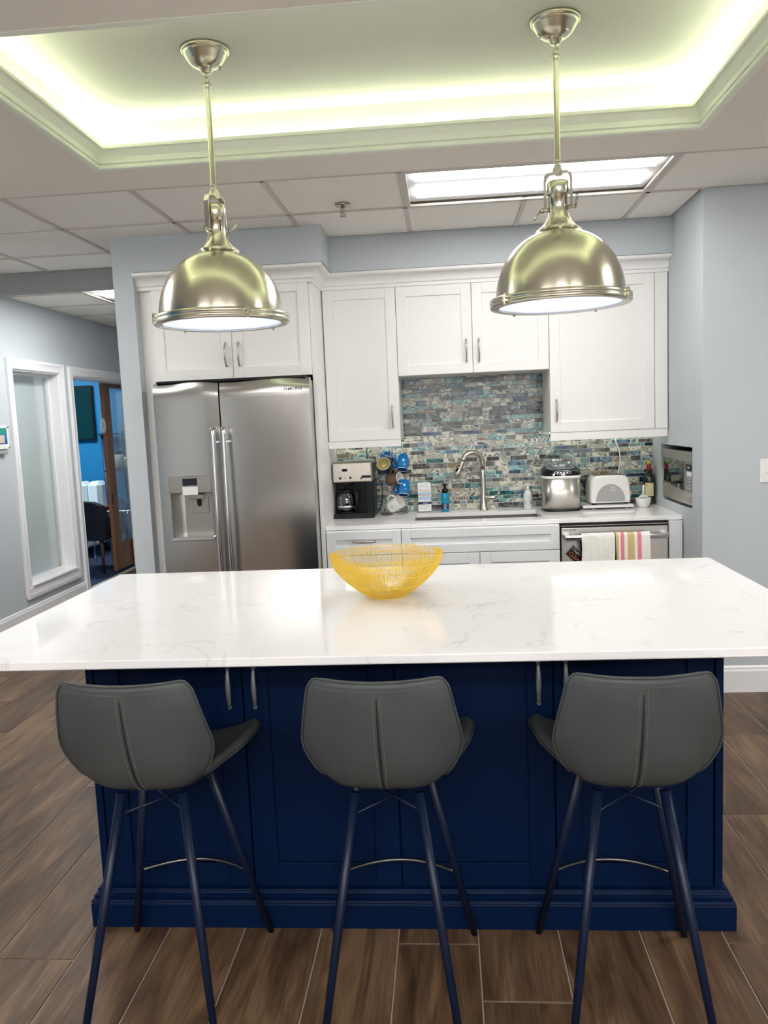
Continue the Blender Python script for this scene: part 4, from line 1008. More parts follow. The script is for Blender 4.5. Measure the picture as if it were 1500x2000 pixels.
M_mblue = mat('mug_blue', (.0, .16, .46), .12, var=.03, coat=.6); M_mnavy = mat('mug_navy', (.012, .03, .11), .15, var=.05, coat=.5)
M_mcream = mat('mug_cream', (.80, .72, .36), .2, var=.04, coat=.4); M_mbrown = mat('mug_brown', (.13, .085, .05), .25, var=.15, coat=.3)
M_mbin = mat('mug_blue_inside', (.015, .10, .36), .15, var=.03, coat=.5)
def mug(op, axis, hdir, R, H, mo, mi, rimm, label, belly=.0):
    ax = Vector(axis).normalized(); h = Vector(hdir); h = (h - ax * h.dot(ax)).normalized(); s_ = ax.cross(h)
    M = Matrix((h, s_, ax)).transposed(); base = Vector(op) - ax * H
    t = thing('mug', label, 'mug', base, 'mugs on the mug tree')
    w = lambda q: R * (1 + belly * math.sin(PI * q))
    out = [(R * .78, 0), (R * .92, .004)] + [(w(q / 8) * (.97 + .03 * q / 8), .006 + (H - .006) * q / 8) for q in range(1, 9)]
    p = MB(); p.lathe([(.001, .0)] + out, base, 28, M=M); p.s[-1:] = p.s[-1:]
    p = MB(); p.shell([(.001, .0)] + out, base, 28, M=M); build('body', p, mo, t)
    inn = [(R - .004, H)] + [((w(q / 8) - .004), .008 + (H - .008) * q / 8) for q in range(7, 0, -1)] + [(R * .7, .008), (.001, .007)]
    p = MB(); p.shell(inn, base, 28, M=M); build('inside', p, mi, t)
    p = MB(); p.torus(base + ax * H, R - .0018, .0024, M=M, n=28, m=6); build('rim', p, rimm, t)
    p = MB(); pts = []
    for i in range(11):
        a = -1.25 + 2.5 * i / 10; pts.append(base + ax * (H * .52 + .030 * math.sin(a)) + h * (R * (1 + belly * .9) - .010 + .034 * math.cos(a)))
    p.tube(pts, .0052, 8, flat=(1, 1.3)); build('handle', p, mo, t); return t
mug((-.397, 5.075, 1.247), (-.15, -.86, .42), (.8, .3, .6), .045, .092, M_mnavy, M_mcream, M_mcream, 'navy mug with cream yellow inside facing out, top left of the mug tree')
mug((-.281, 5.085, 1.205), (-.05, -.42, -.9), (-.75, .5, .3), .037, .098, M_mblue, M_mbin, M_ceramic, 'glossy blue mug hanging upside down, top right of the mug tree', .2)
mug((-.386, 5.21, 1.235), (.05, -.1, -1), (.8, -.3, 0), .036, .085, M_mblue, M_mbin, M_mblue, 'glossy blue mug behind the navy mug on the mug tree', .15)
mug((-.296, 5.065, 1.152), (.84, -.48, .16), (-.3, .2, .9), .039, .092, M_mbrown, M_ceramic, M_ceramic, 'brown mug lying sideways with pale inside, middle of the mug tree')
mug((-.281, 5.085, 1.043), (-.05, -.42, -.9), (-.75, .5, .3), .037, .098, M_mblue, M_mbin, M_ceramic, 'glossy blue mug hanging upside down, lower right of the mug tree', .2)
wm = mug((-.298, 5.055, 1.006), (.78, -.42, .46), (-.5, -.1, .85), .042, .090, M_ceramic, M_ceramic, M_ceramic, 'white mug with a small black emblem, lowest on the mug tree')
# emblem on the white mug, facing the camera
ax = Vector((.78, -.42, .46)).normalized(); n_ = Vector((-.12, -.93, -.1)); n_ = (n_ - ax * n_.dot(ax)).normalized(); s_ = ax.cross(n_)
c_ = Vector((-.298, 5.055, 1.006)) - ax * .047 + n_ * .0428
p = MB()
for a0 in range(12):
    a1 = 2 * PI * a0 / 12; p.tube([c_ + ax * .014 * math.cos(a1) + s_ * .014 * math.sin(a1) - n_ * .0012, c_ + ax * .014 * math.cos(a1 + .3) + s_ * .014 * math.sin(a1 + .3) - n_ * .0012], .0006, 4)
for q0, q1 in (((.008, 0), (-.008, .001)), ((.006, 0), (.001, .006)), ((.001, .0), (-.005, -.006)), ((.007, -.004), (.003, -.004))):
    p.tube([c_ + s_ * q0[0] * -1 + ax * q0[1], c_ + s_ * q1[0] * -1 + ax * q1[1]], .0009, 4)
o = build('emblem', p, M_dark, wm); o['kind'] = 'stuff'
# flyer in a stand
t = thing('flyer', 'small white flyer with red script and navy band standing left of the faucet', 'flyer', (-.149, 5.22, ZW))
fl = lambda x, z_, d=0: (x, 5.205 + (z_ - ZW) * .16 - d + (x + .149) * .12, z_)
def fq(p, x0, x1, z0, z1, d): p.add([fl(x0, z0, d), fl(x1, z0, d), fl(x1, z1, d), fl(x0, z1, d), fl(x0, z0, d - .001), fl(x1, z0, d - .001), fl(x1, z1, d - .001), fl(x0, z1, d - .001)], [(0, 1, 2, 3), (7, 6, 5, 4), (0, 4, 5, 1), (1, 5, 6, 2), (2, 6, 7, 3), (3, 7, 4, 0)]); return p
build('card', fq(MB(), -.191, -.107, ZW + .005, 1.105, 0), M_white, t)
build('navy_band', fq(MB(), -.191, -.107, .964, .981, .0006), mat('print_navy', (.01, .018, .10), .6), t)
M_lb = mat('print_light_blue', (.42, .60, .72), .6, var=.1); M_rd = mat('print_red', (.72, .16, .12), .6, var=.05)
for za, zb2 in ((.992, 1.014), (1.024, 1.042)): build('blue_band', fq(MB(), -.191, -.107, za, zb2, .0006), M_lb, t)
for k, zc_ in enumerate((1.021, 1.055)):
    p = MB(); pts = [fl(-.183 + i * .0036, zc_ + .009 * math.sin(i * 2.4) * (.6 + .4 * math.sin(i * .9)) , .0016) for i in range(20)]; p.tube(pts, .0014, 4); o = build('red_script', p, M_rd, t)
p = MB()
for i, (x0, x1, z_) in enumerate(((-.186, -.148, 1.088), (-.186, -.150, 1.079), (-.184, -.115, .955), (-.184, -.118, .946), (-.184, -.135, .937))): fq(p, x0, x1, z_, z_ + .0022, .0006)
fq(p, -.140, -.118, 1.079, 1.081, .0006); fq(p, -.141, -.134, 1.087, 1.094, .0006); o = build('small_print', p, mat('print_grey', (.30, .32, .42), .6), t); o['kind'] = 'stuff'
p = MB(); fq(p, -.160, -.128, .971, .974, .0012); o = build('band_print', p, M_white, t)
p = MB(); p.box(-.197, -.101, 5.185, 5.25, ZW, ZW + .0045, .001); p.tube([(-.196, 5.186, ZW + .006), (-.102, 5.190, ZW + .006)], .0018, 6); build('stand', p, M_clear, t)
# blue soap pump
sc_ = (-.0165, 5.20, ZW)
t = thing('soap_pump', 'blue hand soap bottle with black pump left of the faucet', 'bottle', sc_)
p = MB(); p.lathe([(.024, .001), (.0255, .004), (.0255, .108), (.023, .118), (.019, .124), (.001, .125)], sc_, 24); build('bottle', p, mat('soap_blue', (.02, .36, .62), .12, var=.05, trans=.25), t)
p = MB(); p.lathe([(.0205, .120), (.0205, .146), (.013, .150), (.009, .152), (.009, .172), (.012, .174), (.012, .180), (.001, .181)], sc_, 20); p.box(sc_[0] - .019, sc_[0] + .019, sc_[1] - .032, sc_[1] + .010, ZW + .174, ZW + .182, .003); build('pump', p, M_dark, t)
p = MB(); n = 10
def lab_(p, r, z0, z1, c, a0, a1, n=12): p.grid(lambda a, b: (c[0] + r * math.cos(a0 + (a1 - a0) * a), c[1] + r * math.sin(a0 + (a1 - a0) * a), c[2] + z0 + (z1 - z0) * b), n, 1); return p
build('label', lab_(MB(), .0258, .018, .054, sc_, -PI * .93, -PI * .07), M_mnavy, t)
p = MB()
for x, z_, w in ((0, .046, .011), (0, .039, .013), (0, .030, .010), (0, .024, .008)): lab_(p, .0262, z_ - .0016, z_ + .0016, sc_, -PI / 2 - w / .026, -PI / 2 + w / .026, 6)
o = build('label_print', p, mat('label_print_pale', (.5, .6, .68), .6), t); o['kind'] = 'stuff'
# faucet
t = thing('faucet', 'brushed nickel pull-down kitchen faucet with high arched spout', 'faucet', (.231, 5.20, ZW))
fc = (.231, 5.20, 0)
p = MB(); p.lathe([(.029, ZW), (.029, ZW + .004), (.0262, ZW + .010), (.0215, ZW + .06), (.0185, ZW + .12), (.0175, ZW + .20), (.0168, ZW + .26), (.0160, ZW + .262)], fc, 28); build('body', p, M_nickel2, t)
pts = [(.231, 5.20, ZW + .255)]; R = .070; dv = Vector((-.92, -.39, 0)).normalized(); ctr = Vector((.231, 5.20, 1.222)) + dv * R
for i in range(15):
    a = PI * .93 * i / 14; pts.append(tuple(ctr - dv * R * math.cos(a) + Vector((0, 0, R * math.sin(a)))))
p = MB(); p.tube(pts, [.0165] * 5 + [.0158] * 11, 16); build('spout', p, M_nickel2, t)
e_ = Vector(pts[-1]); d = (e_ - Vector(pts[-2])).normalized(); d = (d + Vector((-.16, -.06, 0))).normalized()
p = MB(); p.tube([e_ - d * .004, e_ + d * .012, e_ + d * .05, e_ + d * .105, e_ + d * .108], [.0162, .0168, .0182, .0228, .020], 20); hd = build('spray_head', p, M_nickel2, t)
side = d.cross(Vector((0, 0, 1))).normalized(); nb = d.cross(side).normalized(); nb = -nb if nb.y > 0 else nb
nb = (nb + Vector((.35, -.4, 0))); nb = (nb - d * nb.dot(d)).normalized()
p = MB(); p.tube([e_ + d * .036 + nb * .0150, e_ + d * .036 + nb * .0195], .0062, 12); p.tube([e_ + d * .052 + nb * .016, e_ + d * .064 + nb * .0215, e_ + d * .078 + nb * .020], [.007, .0085, .007], 10); build('button', p, M_dark, hd)
p = MB(); p.tube([(.231, 5.20, ZW + .076), (.285, 5.19, ZW + .080), (.300, 5.188, ZW + .081), (.308, 5.187, ZW + .082)], [.019, .0175, .0175, .012], 18); build('valve', p, M_nickel2, t)
p = MB(); p.tube([(.302, 5.188, ZW + .081), (.318, 5.18, ZW + .087), (.325, 5.175, ZW + .100), (.330, 5.17, ZW + .118)], [.009, .0065, .0055, .005], 10, flat=(1, .7)); build('lever', p, M_nickel2, t)
# white soap bottle
wc_ = (.514, 5.20, ZW)
t = thing('dish_soap_bottle', 'translucent white squeeze bottle right of the faucet', 'bottle', wc_)
p = MB(); p.lathe([(.026, .001), (.0285, .004), (.0285, .085), (.025, .104), (.015, .118), (.011, .124), (.001, .125)], wc_, 24); build('bottle', p, mat('soap_white', (.74, .76, .74), .25, var=.02), t)
p = MB(); p.lathe([(.0125, .123), (.0125, .138), (.0075, .142), (.0075, .150), (.009, .152), (.008, .160), (.001, .163)], wc_, 18); build('cap', p, M_white, t)
p = MB(); lab_(p, .0289, .030, .056, wc_, -PI * .36, -PI * .22, 6)
for k in range(6): lab_(p, .0289, .030 + k * .0045, .032 + k * .0045, wc_, -PI * .78, -PI * .62, 5)
o = build('label_print', p, mat('label_purple', (.34, .32, .52), .6, var=.2), t); o['kind'] = 'stuff'
# ice maker
ic = (.707, 5.085)
t = thing('ice_maker', 'round-cornered stainless countertop ice maker with clear lid and black top', 'ice maker', (ic[0], ic[1], ZW))
def sq(w, dpt, n=36, k=3.2, cx=ic[0], cy_=ic[1]):
    o = []
    for i in range(n):
        a = 2 * PI * i / n; c_, s_ = math.cos(a), math.sin(a)
        o.append((cx + w * math.copysign(abs(c_) ** (2 / k), c_), cy_ + dpt * math.copysign(abs(s_) ** (2 / k), s_)))
    return o
def loft(p, secs, n=36, cap=True):
    b = len(p.v)
    for ring, z_ in secs: p.v += [(x, y, z_ if not callable(z_) else z_(x, y)) for x, y in ring]
    m = len(secs); fs = [(b + i * n + k, b + i * n + (k + 1) % n, b + (i + 1) * n + (k + 1) % n, b + (i + 1) * n + k) for i in range(m - 1) for k in range(n)]
    p.f += fs; p.s += [True] * len(fs)
    if cap: p.f += [tuple(range(b + n - 1, b - 1, -1)), tuple(range(b + (m - 1) * n, b + m * n))]; p.s += [False, False]
    return p
p = loft(MB(), [(sq(.117, .105), ZW + .010), (sq(.117, .105), 1.118)]); build('body', p, mat('ice_steel', (.60, .57, .52), .30, 1.0, var=.04, stretch=(1, 1, 30), aniso=.85), t)
p = loft(MB(), [(sq(.115, .103), ZW), (sq(.119, .107), ZW + .003), (sq(.119, .107), ZW + .012)]); build('foot_rim', p, M_dark, t)
p = loft(MB(), [(sq(.118, .106), 1.116), (sq(.121, .110), 1.122), (sq(.121, .110), 1.132), (sq(.117, .106), 1.136)]); build('white_band', p, M_white, t)
slope = lambda z_: (lambda x, y: z_ + (y - ic[1]) * .16)
p = loft(MB(), [(sq(.119, .108), 1.134), (sq(.118, .107), slope(1.160)), (sq(.100, .085, cy_=ic[1] + .012), slope(1.178))]); tp = build('top', p, M_dark, t)
p = loft(MB(), [(sq(.090, .072, cy_=ic[1] + .016), slope(1.178)), (sq(.086, .068, cy_=ic[1] + .016), slope(1.186))]); build('ice_basket', p, M_grey, t)
p = loft(MB(), [(sq(.094, .076, cy_=ic[1] + .016), slope(1.179)), (sq(.097, .079, cy_=ic[1] + .016), slope(1.196)), (sq(.088, .070, cy_=ic[1] + .018), slope(1.246)), (sq(.066, .050, cy_=ic[1] + .02), slope(1.262))]); build('clear_lid', p, M_clear, t)
p = MB()
for i in range(60):
    x, y = ic[0] + rnd.uniform(-.075, .075), ic[1] + .01 + rnd.uniform(-.05, .06); q = rnd.uniform(.007, .012); z_ = 1.188 + (y - ic[1]) * .16 + rnd.uniform(0, .016)
    p.box(x - q, x + q, y - q, y + q, z_, z_ + q, .003)
o = build('ice', p, glass('ice', (.95, 1, 1), .18, .15), t); o['kind'] = 'stuff'
f = lambda x, z_: (x, ic[1] - .1075 + (z_ - 1.160) * .62 - .002, z_ - .0155)
p = MB(); pts = [f(ic[0] + .050 * math.copysign(abs(math.cos(a)) ** .6, math.cos(a)), 1.171 + .009 * math.sin(a)) for a in [2 * PI * i / 24 for i in range(25)]]; p.tube(pts, .0016, 6, False); build('control_ring', p, M_steelh, tp)
for dx in (-.03, -.012, .008, .028):
    p = MB(); q = f(ic[0] + dx, 1.171); p.box(q[0] - .006, q[0] + .006, q[1] - .001, q[1] + .003, q[2] - .003, q[2] + .003); build('button', p, M_steelh, tp)
for dx, w in ((-.055, .006), (.002, .011)):
    p = MB(); p.box(ic[0] + dx - w, ic[0] + dx + w, ic[1] - .1105, ic[1] - .104, 1.136, 1.150); build('sticker', p, M_white, tp)
# tray and toaster
mb = MB(); mb.box(.832, 1.142, 5.02, 5.26, .9245, .9395, .003)
t = thing('riser_tray', 'low white footed tray under the toaster', 'tray', (.98, 5.13, ZW)); build('top', mb, M_white, t)
for x in (.90, 1.105):
    for y in (5.05, 5.235):
        p = MB(); p.tube([(x, y, ZW), (x, y, .926)], [.005, .006], 10); build('foot', p, M_white, t)
tx, ty_, z0 = 1.007, 5.145, .9395
t = thing('toaster', 'white toaster with grey half-round panel on the white tray', 'toaster', (tx, ty_, z0))
M_toast = mat('toaster_white', (.80, .79, .76), .3, var=.015, coat=.2)
p = MB(); poly = []
for px_, pz in ((-.122, .012), (-.1245, .03), (-.123, .09), (-.117, .145), (-.108, .165), (-.092, .176), (-.06, .180), (.06, .180), (.092, .176), (.108, .165), (.117, .145), (.123, .09), (.1245, .03), (.122, .012)): poly.append((px_, pz))
def tsec(y, k): return [(tx + a * k, y, z0 + .012 + (b - .012) * (1 - (1 - k) * .8)) for a, b in poly]
ys = [(-.090, .90), (-.086, .96), (-.075, 1.0), (.075, 1.0), (.086, .96), (.09, .90)]; n = len(poly); b0 = len(p.v)
for yy, k in ys: p.v += tsec(ty_ + yy, k)
for i in range(5):
    for k in range(n): p.f.append((i * n + k, i * n + (k + 1) % n, (i + 1) * n + (k + 1) % n, (i + 1) * n + k)); p.s.append(True)
p.f += [tuple(range(n)), tuple(range(5 * n, 6 * n))]; p.s += [False, False]
bd = build('body', p, M_toast, t)
p = MB(); hp = [(.088 * math.cos(a), .020 + .108 * math.sin(a) ** .9) for a in [PI * i / 24 for i in range(25)]]
p.prism(hp, lambda a, b, h: (tx + a, h, z0 + b), ty_ - .0925, ty_ - .088); pn = build('front_panel', p, M_grey, t)
text('lettering', 'The\nRival', .017, FACE_Y, M_white, pn, (tx + .012, ty_ - .0927, z0 + .098), shear=.25)
p = MB()
for y in (-.03, .03): p.box(tx - .085, tx + .085, ty_ + y - .014, ty_ + y + .014, z0 + .1795, z0 + .1815)
build('bread_slot', p, M_dark, t)
p = MB(); p.box(tx + .118, tx + .136, ty_ - .045, ty_ - .015, z0 + .118, z0 + .130, .003); build('lever', p, M_toast, t)
p = MB(); p.tube([(tx + .122, ty_ - .03, z0 + .06), (tx + .136, ty_ - .03, z0 + .06)], .016, 16); p.tube([(tx + .122, ty_ - .03, z0 + .028), (tx + .130, ty_ - .03, z0 + .028)], .008, 12); build('knob', p, M_toast, t)
for x in (-.10, .10):
    for y in (-.06, .06):
        p = MB(); p.tube([(tx + x, ty_ + y, z0), (tx + x, ty_ + y, z0 + .014)], .010, 10); build('foot', p, M_dark, t)
mb = MB(); mb.tube([(1.078, 5.255, 1.352), (1.085, 5.262, 1.32), (1.103, 5.262, 1.27), (1.112, 5.262, 1.22), (1.105, 5.26, 1.16), (1.095, 5.25, 1.12), (1.09, 5.245, 1.08)], .0042, 8); solo('power_cord', mb, M_white, 'white cord hanging down behind the toaster', 'cord')
mb = MB(); mb.tube([(.83, 5.262, 1.135), (.845, 5.262, 1.10), (.875, 5.262, 1.06), (.885, 5.262, 1.02), (.855, 5.262, 1.0), (.835, 5.262, 1.03), (.86, 5.262, 1.09), (.885, 5.262, 1.05), (.88, 5.262, .985)], .0036, 6); solo('power_cord', mb, M_dark, 'black looped cord between the ice maker and the toaster', 'cord')
t = thing('puck_light', 'small chrome fitting under the wall cabinet above the toaster', 'fitting', (.975, 5.25, 1.33))
p = MB(); p.lathe([(.013, 0), (.013, .02), (.006, .026), (.006, .0275)], (.975, 5.25, 1.333), 14); build('cup', p, M_nickel, t)
# bottle
bc_ = (1.2825, 5.225, ZW)
t = thing('oil_bottle', 'dark green oil bottle with red neck and cream label in the corner', 'bottle', bc_)
p = MB(); p.lathe([(.032, .001), (.0355, .005), (.0355, .165), (.033, .182), (.021, .205), (.0145, .22), (.0135, .245), (.001, .246)], bc_, 28); build('glass', p, mat('dark_green_glass', (.012, .016, .004), .06, var=.1, coat=.5), t)
p = MB(); p.lathe([(.0150, .216), (.0146, .262), (.001, .263)], bc_, 20); build('red_capsule', p, mat('bottle_red', (.36, .02, .02), .3, var=.05), t)
p = MB(); p.lathe([(.0155, .255), (.0158, .272), (.013, .277), (.001, .278)], bc_, 20); build('gold_cap', p, mat('bottle_gold', (.62, .46, .08), .35, .5, var=.05), t)
lb = build('label', lab_(MB(), .0358, .055, .140, bc_, -PI * .80, -PI * .30), mat('label_cream', (.80, .74, .42), .6, var=.04), t)
p = MB(); lab_(p, .0361, .122, .132, bc_, -PI * .72, -PI * .66, 3)
for z_ in (.104, .092, .080, .070): lab_(p, .0361, z_, z_ + .0022, bc_, -PI * .62, -PI * .40, 5)
o = build('label_print', p, mat('label_brown', (.42, .30, .10), .6), t); o['kind'] = 'stuff'
# ramekin and brush
rc = (1.2125, 5.085, ZW)
t = thing('small_bowl', 'small white bowl at the right end of the worktop before the oil bottle', 'bowl', rc)
p = MB(); p.shell([(.001, .001), (.026, .001), (.030, .004), (.043, .028), (.0475, .054), (.0475, .058), (.0445, .058), (.0405, .030), (.028, .009), (.001, .008)], rc, 32); build('bowl', p, M_ceramic, t)
t = thing('scraper_brush', 'white-handled grey dish scraper resting in the small white bowl', 'brush', (1.2125, 5.085, ZW + .01))
p = MB(); p.prism([(-.028, .042), (.028, .042), (.028, .060), (.020, .072), (.006, .077), (-.006, .077), (-.020, .072), (-.028, .060)], lambda a, b, h: (rc[0] + a, h, ZW + b), rc[1] - .008, rc[1] + .008); build('head', p, M_white, t)
p = MB(); p.prism([(-.025, .040), (.025, .040), (.025, .057), (.018, .063), (-.018, .063), (-.025, .057)], lambda a, b, h: (rc[0] + a, h, ZW + b), rc[1] - .0095, rc[1] - .006); p.box(rc[0] - .02, rc[0] + .02, rc[1] - .006, rc[1] + .006, ZW + .0095, ZW + .045, .003); build('scraper_blade', p, M_grey, t)
p = MB(); p.tube([(rc[0], rc[1], ZW + .07), (rc[0] + .002, rc[1] + .002, ZW + .10), (rc[0] + .004, rc[1] + .004, ZW + .138)], [.0095, .0075, .0065], 10); build('handle', p, M_white, t)

# ---------------------------------------------------------------- microwave in the alcove wall
t = thing('microwave', 'stainless microwave set into the right alcove wall above the worktop', 'microwave', (XB + .2, 4.78, nz0))
ya_, yb2, za, zb2 = 4.480, 5.080, .984, 1.276; xf = XB + .006
def bow(y): return -.020 * (1 - (2 * (y - ya_) / (yb2 - ya_) - 1) ** 2) * .4
p = MB(); p.box(xf + .03, XB + .42, ya_ + .004, yb2 - .004, za, zb2, .004)
for y in (4.54, 5.02): p.box(xf + .05, xf + .08, y - .02, y + .02, nz0 + .0005, za + .001); p.box(xf + .33, xf + .36, y - .02, y + .02, nz0 + .0005, za + .001)
build('body', p, M_dark, t)
yc = 4.612      # control panel lies between ya_ and yc
def band(y0, y1, zlo, zhi, n=18, dx=0):
    p = MB(); F = lambda v, y: v(y) if callable(v) else v
    p.grid(lambda a, b: (xf + bow(y0 + (y1 - y0) * a) + dx, y0 + (y1 - y0) * a, F(zlo, y0 + (y1 - y0) * a) + (F(zhi, y0 + (y1 - y0) * a) - F(zlo, y0 + (y1 - y0) * a)) * b), n, 1)
    for zz in (zlo, zhi): p.grid(lambda a, b: (xf + bow(y0 + (y1 - y0) * a) + dx + (.03 - dx) * b, y0 + (y1 - y0) * a, F(zz, y0 + (y1 - y0) * a)), n, 1)
    for yy in (y0, y1): p.grid(lambda a, b: (xf + bow(yy) + dx + (.03 - dx) * a, yy, F(zlo, yy) + (F(zhi, yy) - F(zlo, yy)) * b), 1, 1)
    return p
zl = lambda y: za + .070 + .028 * max(0, (y - 4.55) / (yb2 - 4.55)) ** 1.6
build('top_band', band(ya_, yb2, zb2 - .055, zb2), M_steeld, t)
build('bottom_band', band(ya_, yb2, za, zl), M_steeld, t)
build('door_glass', band(yc + .006, yb2, zl, zb2 - .055, dx=.002), mat('microwave_glass', (.006, .008, .009), .04, var=.1, coat=1.0), t)
build('door_edge', band(yc, yc + .006, zl, zb2 - .055, 2), M_steelh, t)
cp_ = build('control_panel', band(ya_, yc, zl, zb2 - .055, 6), mat('panel_grey', (.28, .28, .29), .35, .6, var=.05), t)
build('display', band(4.490, 4.585, 1.172, 1.206, 3, dx=-.001), M_screen, cp_)
build('panel_sticker', band(4.497, 4.57, 1.142, 1.166, 3, dx=-.001), M_white, cp_)
text('clock', '0:11', .022, FACE_NX, M_white, cp_, (xf + bow(4.54) - .0018, 4.537, 1.189))
p = MB()
for i in range(3):
    for j in range(4): p.box(xf + bow(4.54) - .003, xf + .01, 4.500 + i * .030, 4.522 + i * .030, 1.066 + j * .018, 1.078 + j * .018, .002)
o = build('keypad', p, mat('keypad_grey', (.34, .34, .35), .5), cp_); o['kind'] = 'stuff'
p = MB(); p.box(xf - .008, xf + .01, 4.50, 4.595, za + .014, za + .052, .003); build('door_button', p, M_steeld, t)
# light switch
t = thing('light_switch', 'white light switch plate on the right wall at the picture edge', 'switch', (1.67, 4.283, 1.115))
p = MB(); p.box(1.6105, 1.73, 4.281, 4.2868, 1.1165, 1.2375, .003); build('plate', p, M_white, t)
for x in (1.647, 1.693):
    p = MB(); p.box(x - .006, x + .006, 4.274, 4.2815, 1.166, 1.190, .002); build('toggle', p, M_white, t)
# sign on the left wall
t = thing('wall_sign', 'clear framed picture in blue and green with metal studs on the left wall', 'sign', (XLW, 5.93, 1.41))
p = MB(); p.box(XLW + .014, XLW + .020, 5.66, 6.040, 1.424, 1.605, .001); build('panel', p, M_white, t)
def art():
    m = mat('sign_art', (.2, .4, .5), .3, var=0); nt = m.node_tree; b = nt.nodes['Principled BSDF']; lk = nt.links.new
    tc = nd(nt, 'ShaderNodeTexCoord'); nz = nd(nt, 'ShaderNodeTexNoise'); nz.inputs['Scale'].default_value = 3; lk(tc.outputs['Generated'], nz.inputs['Vector'])
    sx = nd(nt, 'ShaderNodeSeparateXYZ'); lk(tc.outputs['Generated'], sx.inputs[0]); ad = nd(nt, 'ShaderNodeMath', operation='MULTIPLY_ADD'); ad.inputs[1].default_value = .5
    lk(nz.outputs['Fac'], ad.inputs[0]); lk(sx.outputs[2], ad.inputs[2]); r = nd(nt, 'ShaderNodeValToRGB'); e = r.color_ramp.elements
    e[0].position = .25; e[0].color = (.005, .06, .30, 1); e[1].position = 1.1 if False else .98; e[1].color = (.04, .28, .22, 1); x = e.new(.6); x.color = (.02, .22, .50, 1)
    lk(ad.outputs[0], r.inputs[0]); lk(r.outputs[0], b.inputs['Base Color']); return m
p = MB(); p.box(XLW + .0201, XLW + .0215, 5.69, 6.012, 1.462, 1.585); build('picture', p, art(), t)
p = MB(); p.box(XLW + .0215, XLW + .0222, 5.76, 5.972, 1.47, 1.53); build('picture_patch', p, mat('art_beige', (.6, .48, .40), .5, var=.2), t)
for y in (5.67, 6.028):
    for z_ in (1.437, 1.592):
        p = MB(); p.tube([(XLW, y, z_), (XLW + .028, y, z_)], .007, 12); build('stud', p, M_steelh, t)
mb = MB(); mb.box(XLW, XLW + .03, 5.70, 5.995, 1.385, 1.412, .004); solo('wall_ledge', mb, M_grey, 'small grey ledge box under the framed picture on the left wall', 'ledge')

# ---------------------------------------------------------------- blue office behind the doorway
mb = MB(); mb.box(-7.2, -3.6, 10.2, 10.3, 0, 2.62); struct('wall_office_back', mb, M_blue)
mb = MB(); mb.box(-7.3, -7.2, 7.0, 10.3, 0, 2.62); struct('wall_office_left', mb, M_blue)
mb = MB(); mb.box(-7.2, -3.72, 7.0, 7.06, 0, 2.62); struct('wall_office_near', mb, M_blue)
mb = MB(); mb.box(-7.3, -3.56, 7.0, 10.3, 2.62, 2.68); struct('ceiling_office', mb, mat('office_ceiling', (.10, .32, .33), .8))
mb = MB(); mb.box(-7.3, -3.56, 7.0, 10.3, -.05, -.001); struct('floor_office', mb, M_carpet)
t = thing('ceiling_light', 'office ceiling light over the blue room out of view', 'ceiling light', (-5.0, 8.9, 2.61))
p = MB(); p.box(-5.6, -4.4, 8.6, 9.2, 2.596, 2.62, .004); build('frame', p, M_tbar, t)
p = MB(); p.box(-5.56, -4.44, 8.64, 9.16, 2.590, 2.597); build('lens', p, M_bluetube, t)
# glazed wooden door slid half open inside the doorway
t = thing('wooden_door', 'brown wooden sliding door with a tall glass pane, half open in the doorway', 'door', (-3.62, 8.5, 0))
xd0, xd1 = -3.615, -3.575; ys0, ys1, ys2, ys3 = 8.31, 8.475, 9.3, 9.44
p = MB(); p.box(xd0, xd1, ys0, ys1, .02, 2.12, .004); build('stile', p, M_wood, t)
p = MB(); p.box(xd0, xd1, ys2, ys3, .02, 2.12, .004); build('stile', p, M_wood, t)
p = MB(); p.box(xd0, xd1, ys1, ys2, 1.985, 2.12, .004); build('rail', p, M_wood, t)
p = MB(); p.box(xd0, xd1, ys1, ys2, .02, .31, .004); build('rail', p, M_wood, t)
p = MB(); p.box(-3.598, -3.592, ys1, ys2, .31, 1.985); build('pane', p, M_clear, t)
p = MB(); p.box(xd1, xd1 + .006, ys0 + .012, ys0 + .05, .74, .86, .002); build('latch', p, M_dark, t)
# oval tag by the door edge
t = thing('oval_tag', 'white oval tag hanging at the edge of the wooden door', 'tag', (-3.572, 8.26, 1.53))
p = MB(); p.prism([(.062 * math.cos(a), .078 * math.sin(a)) for a in [2 * PI * i / 28 for i in range(28)]], lambda a, b, h: (h, 8.235 + a, 1.585 + b), -3.573, -3.569); build('plate', p, M_white, t)
p = MB(); 
for k, w in ((.018, .034), (.0, .038), (-.018, .026)): p.box(-3.5688, -3.5684, 8.235 - w, 8.235 + w, 1.585 + k - .004, 1.585 + k + .004)
o = build('tag_print', p, mat('tag_print', (.25, .45, .62), .6), t); o['kind'] = 'stuff'
# wall screen
t = thing('wall_screen', 'dark wall screen on the blue office wall', 'screen', (-5.0, 10.19, 1.44))
p = MB(); p.box(-5.75, -4.52, 10.15, 10.199, 1.42, 2.12, .006); build('frame', p, M_dark, t)
p = MB(); p.box(-5.73, -4.54, 10.148, 10.151, 1.44, 2.10); build('glass', p, mat('screen_glass', (.004, .03, .035), .15, var=.1), t)
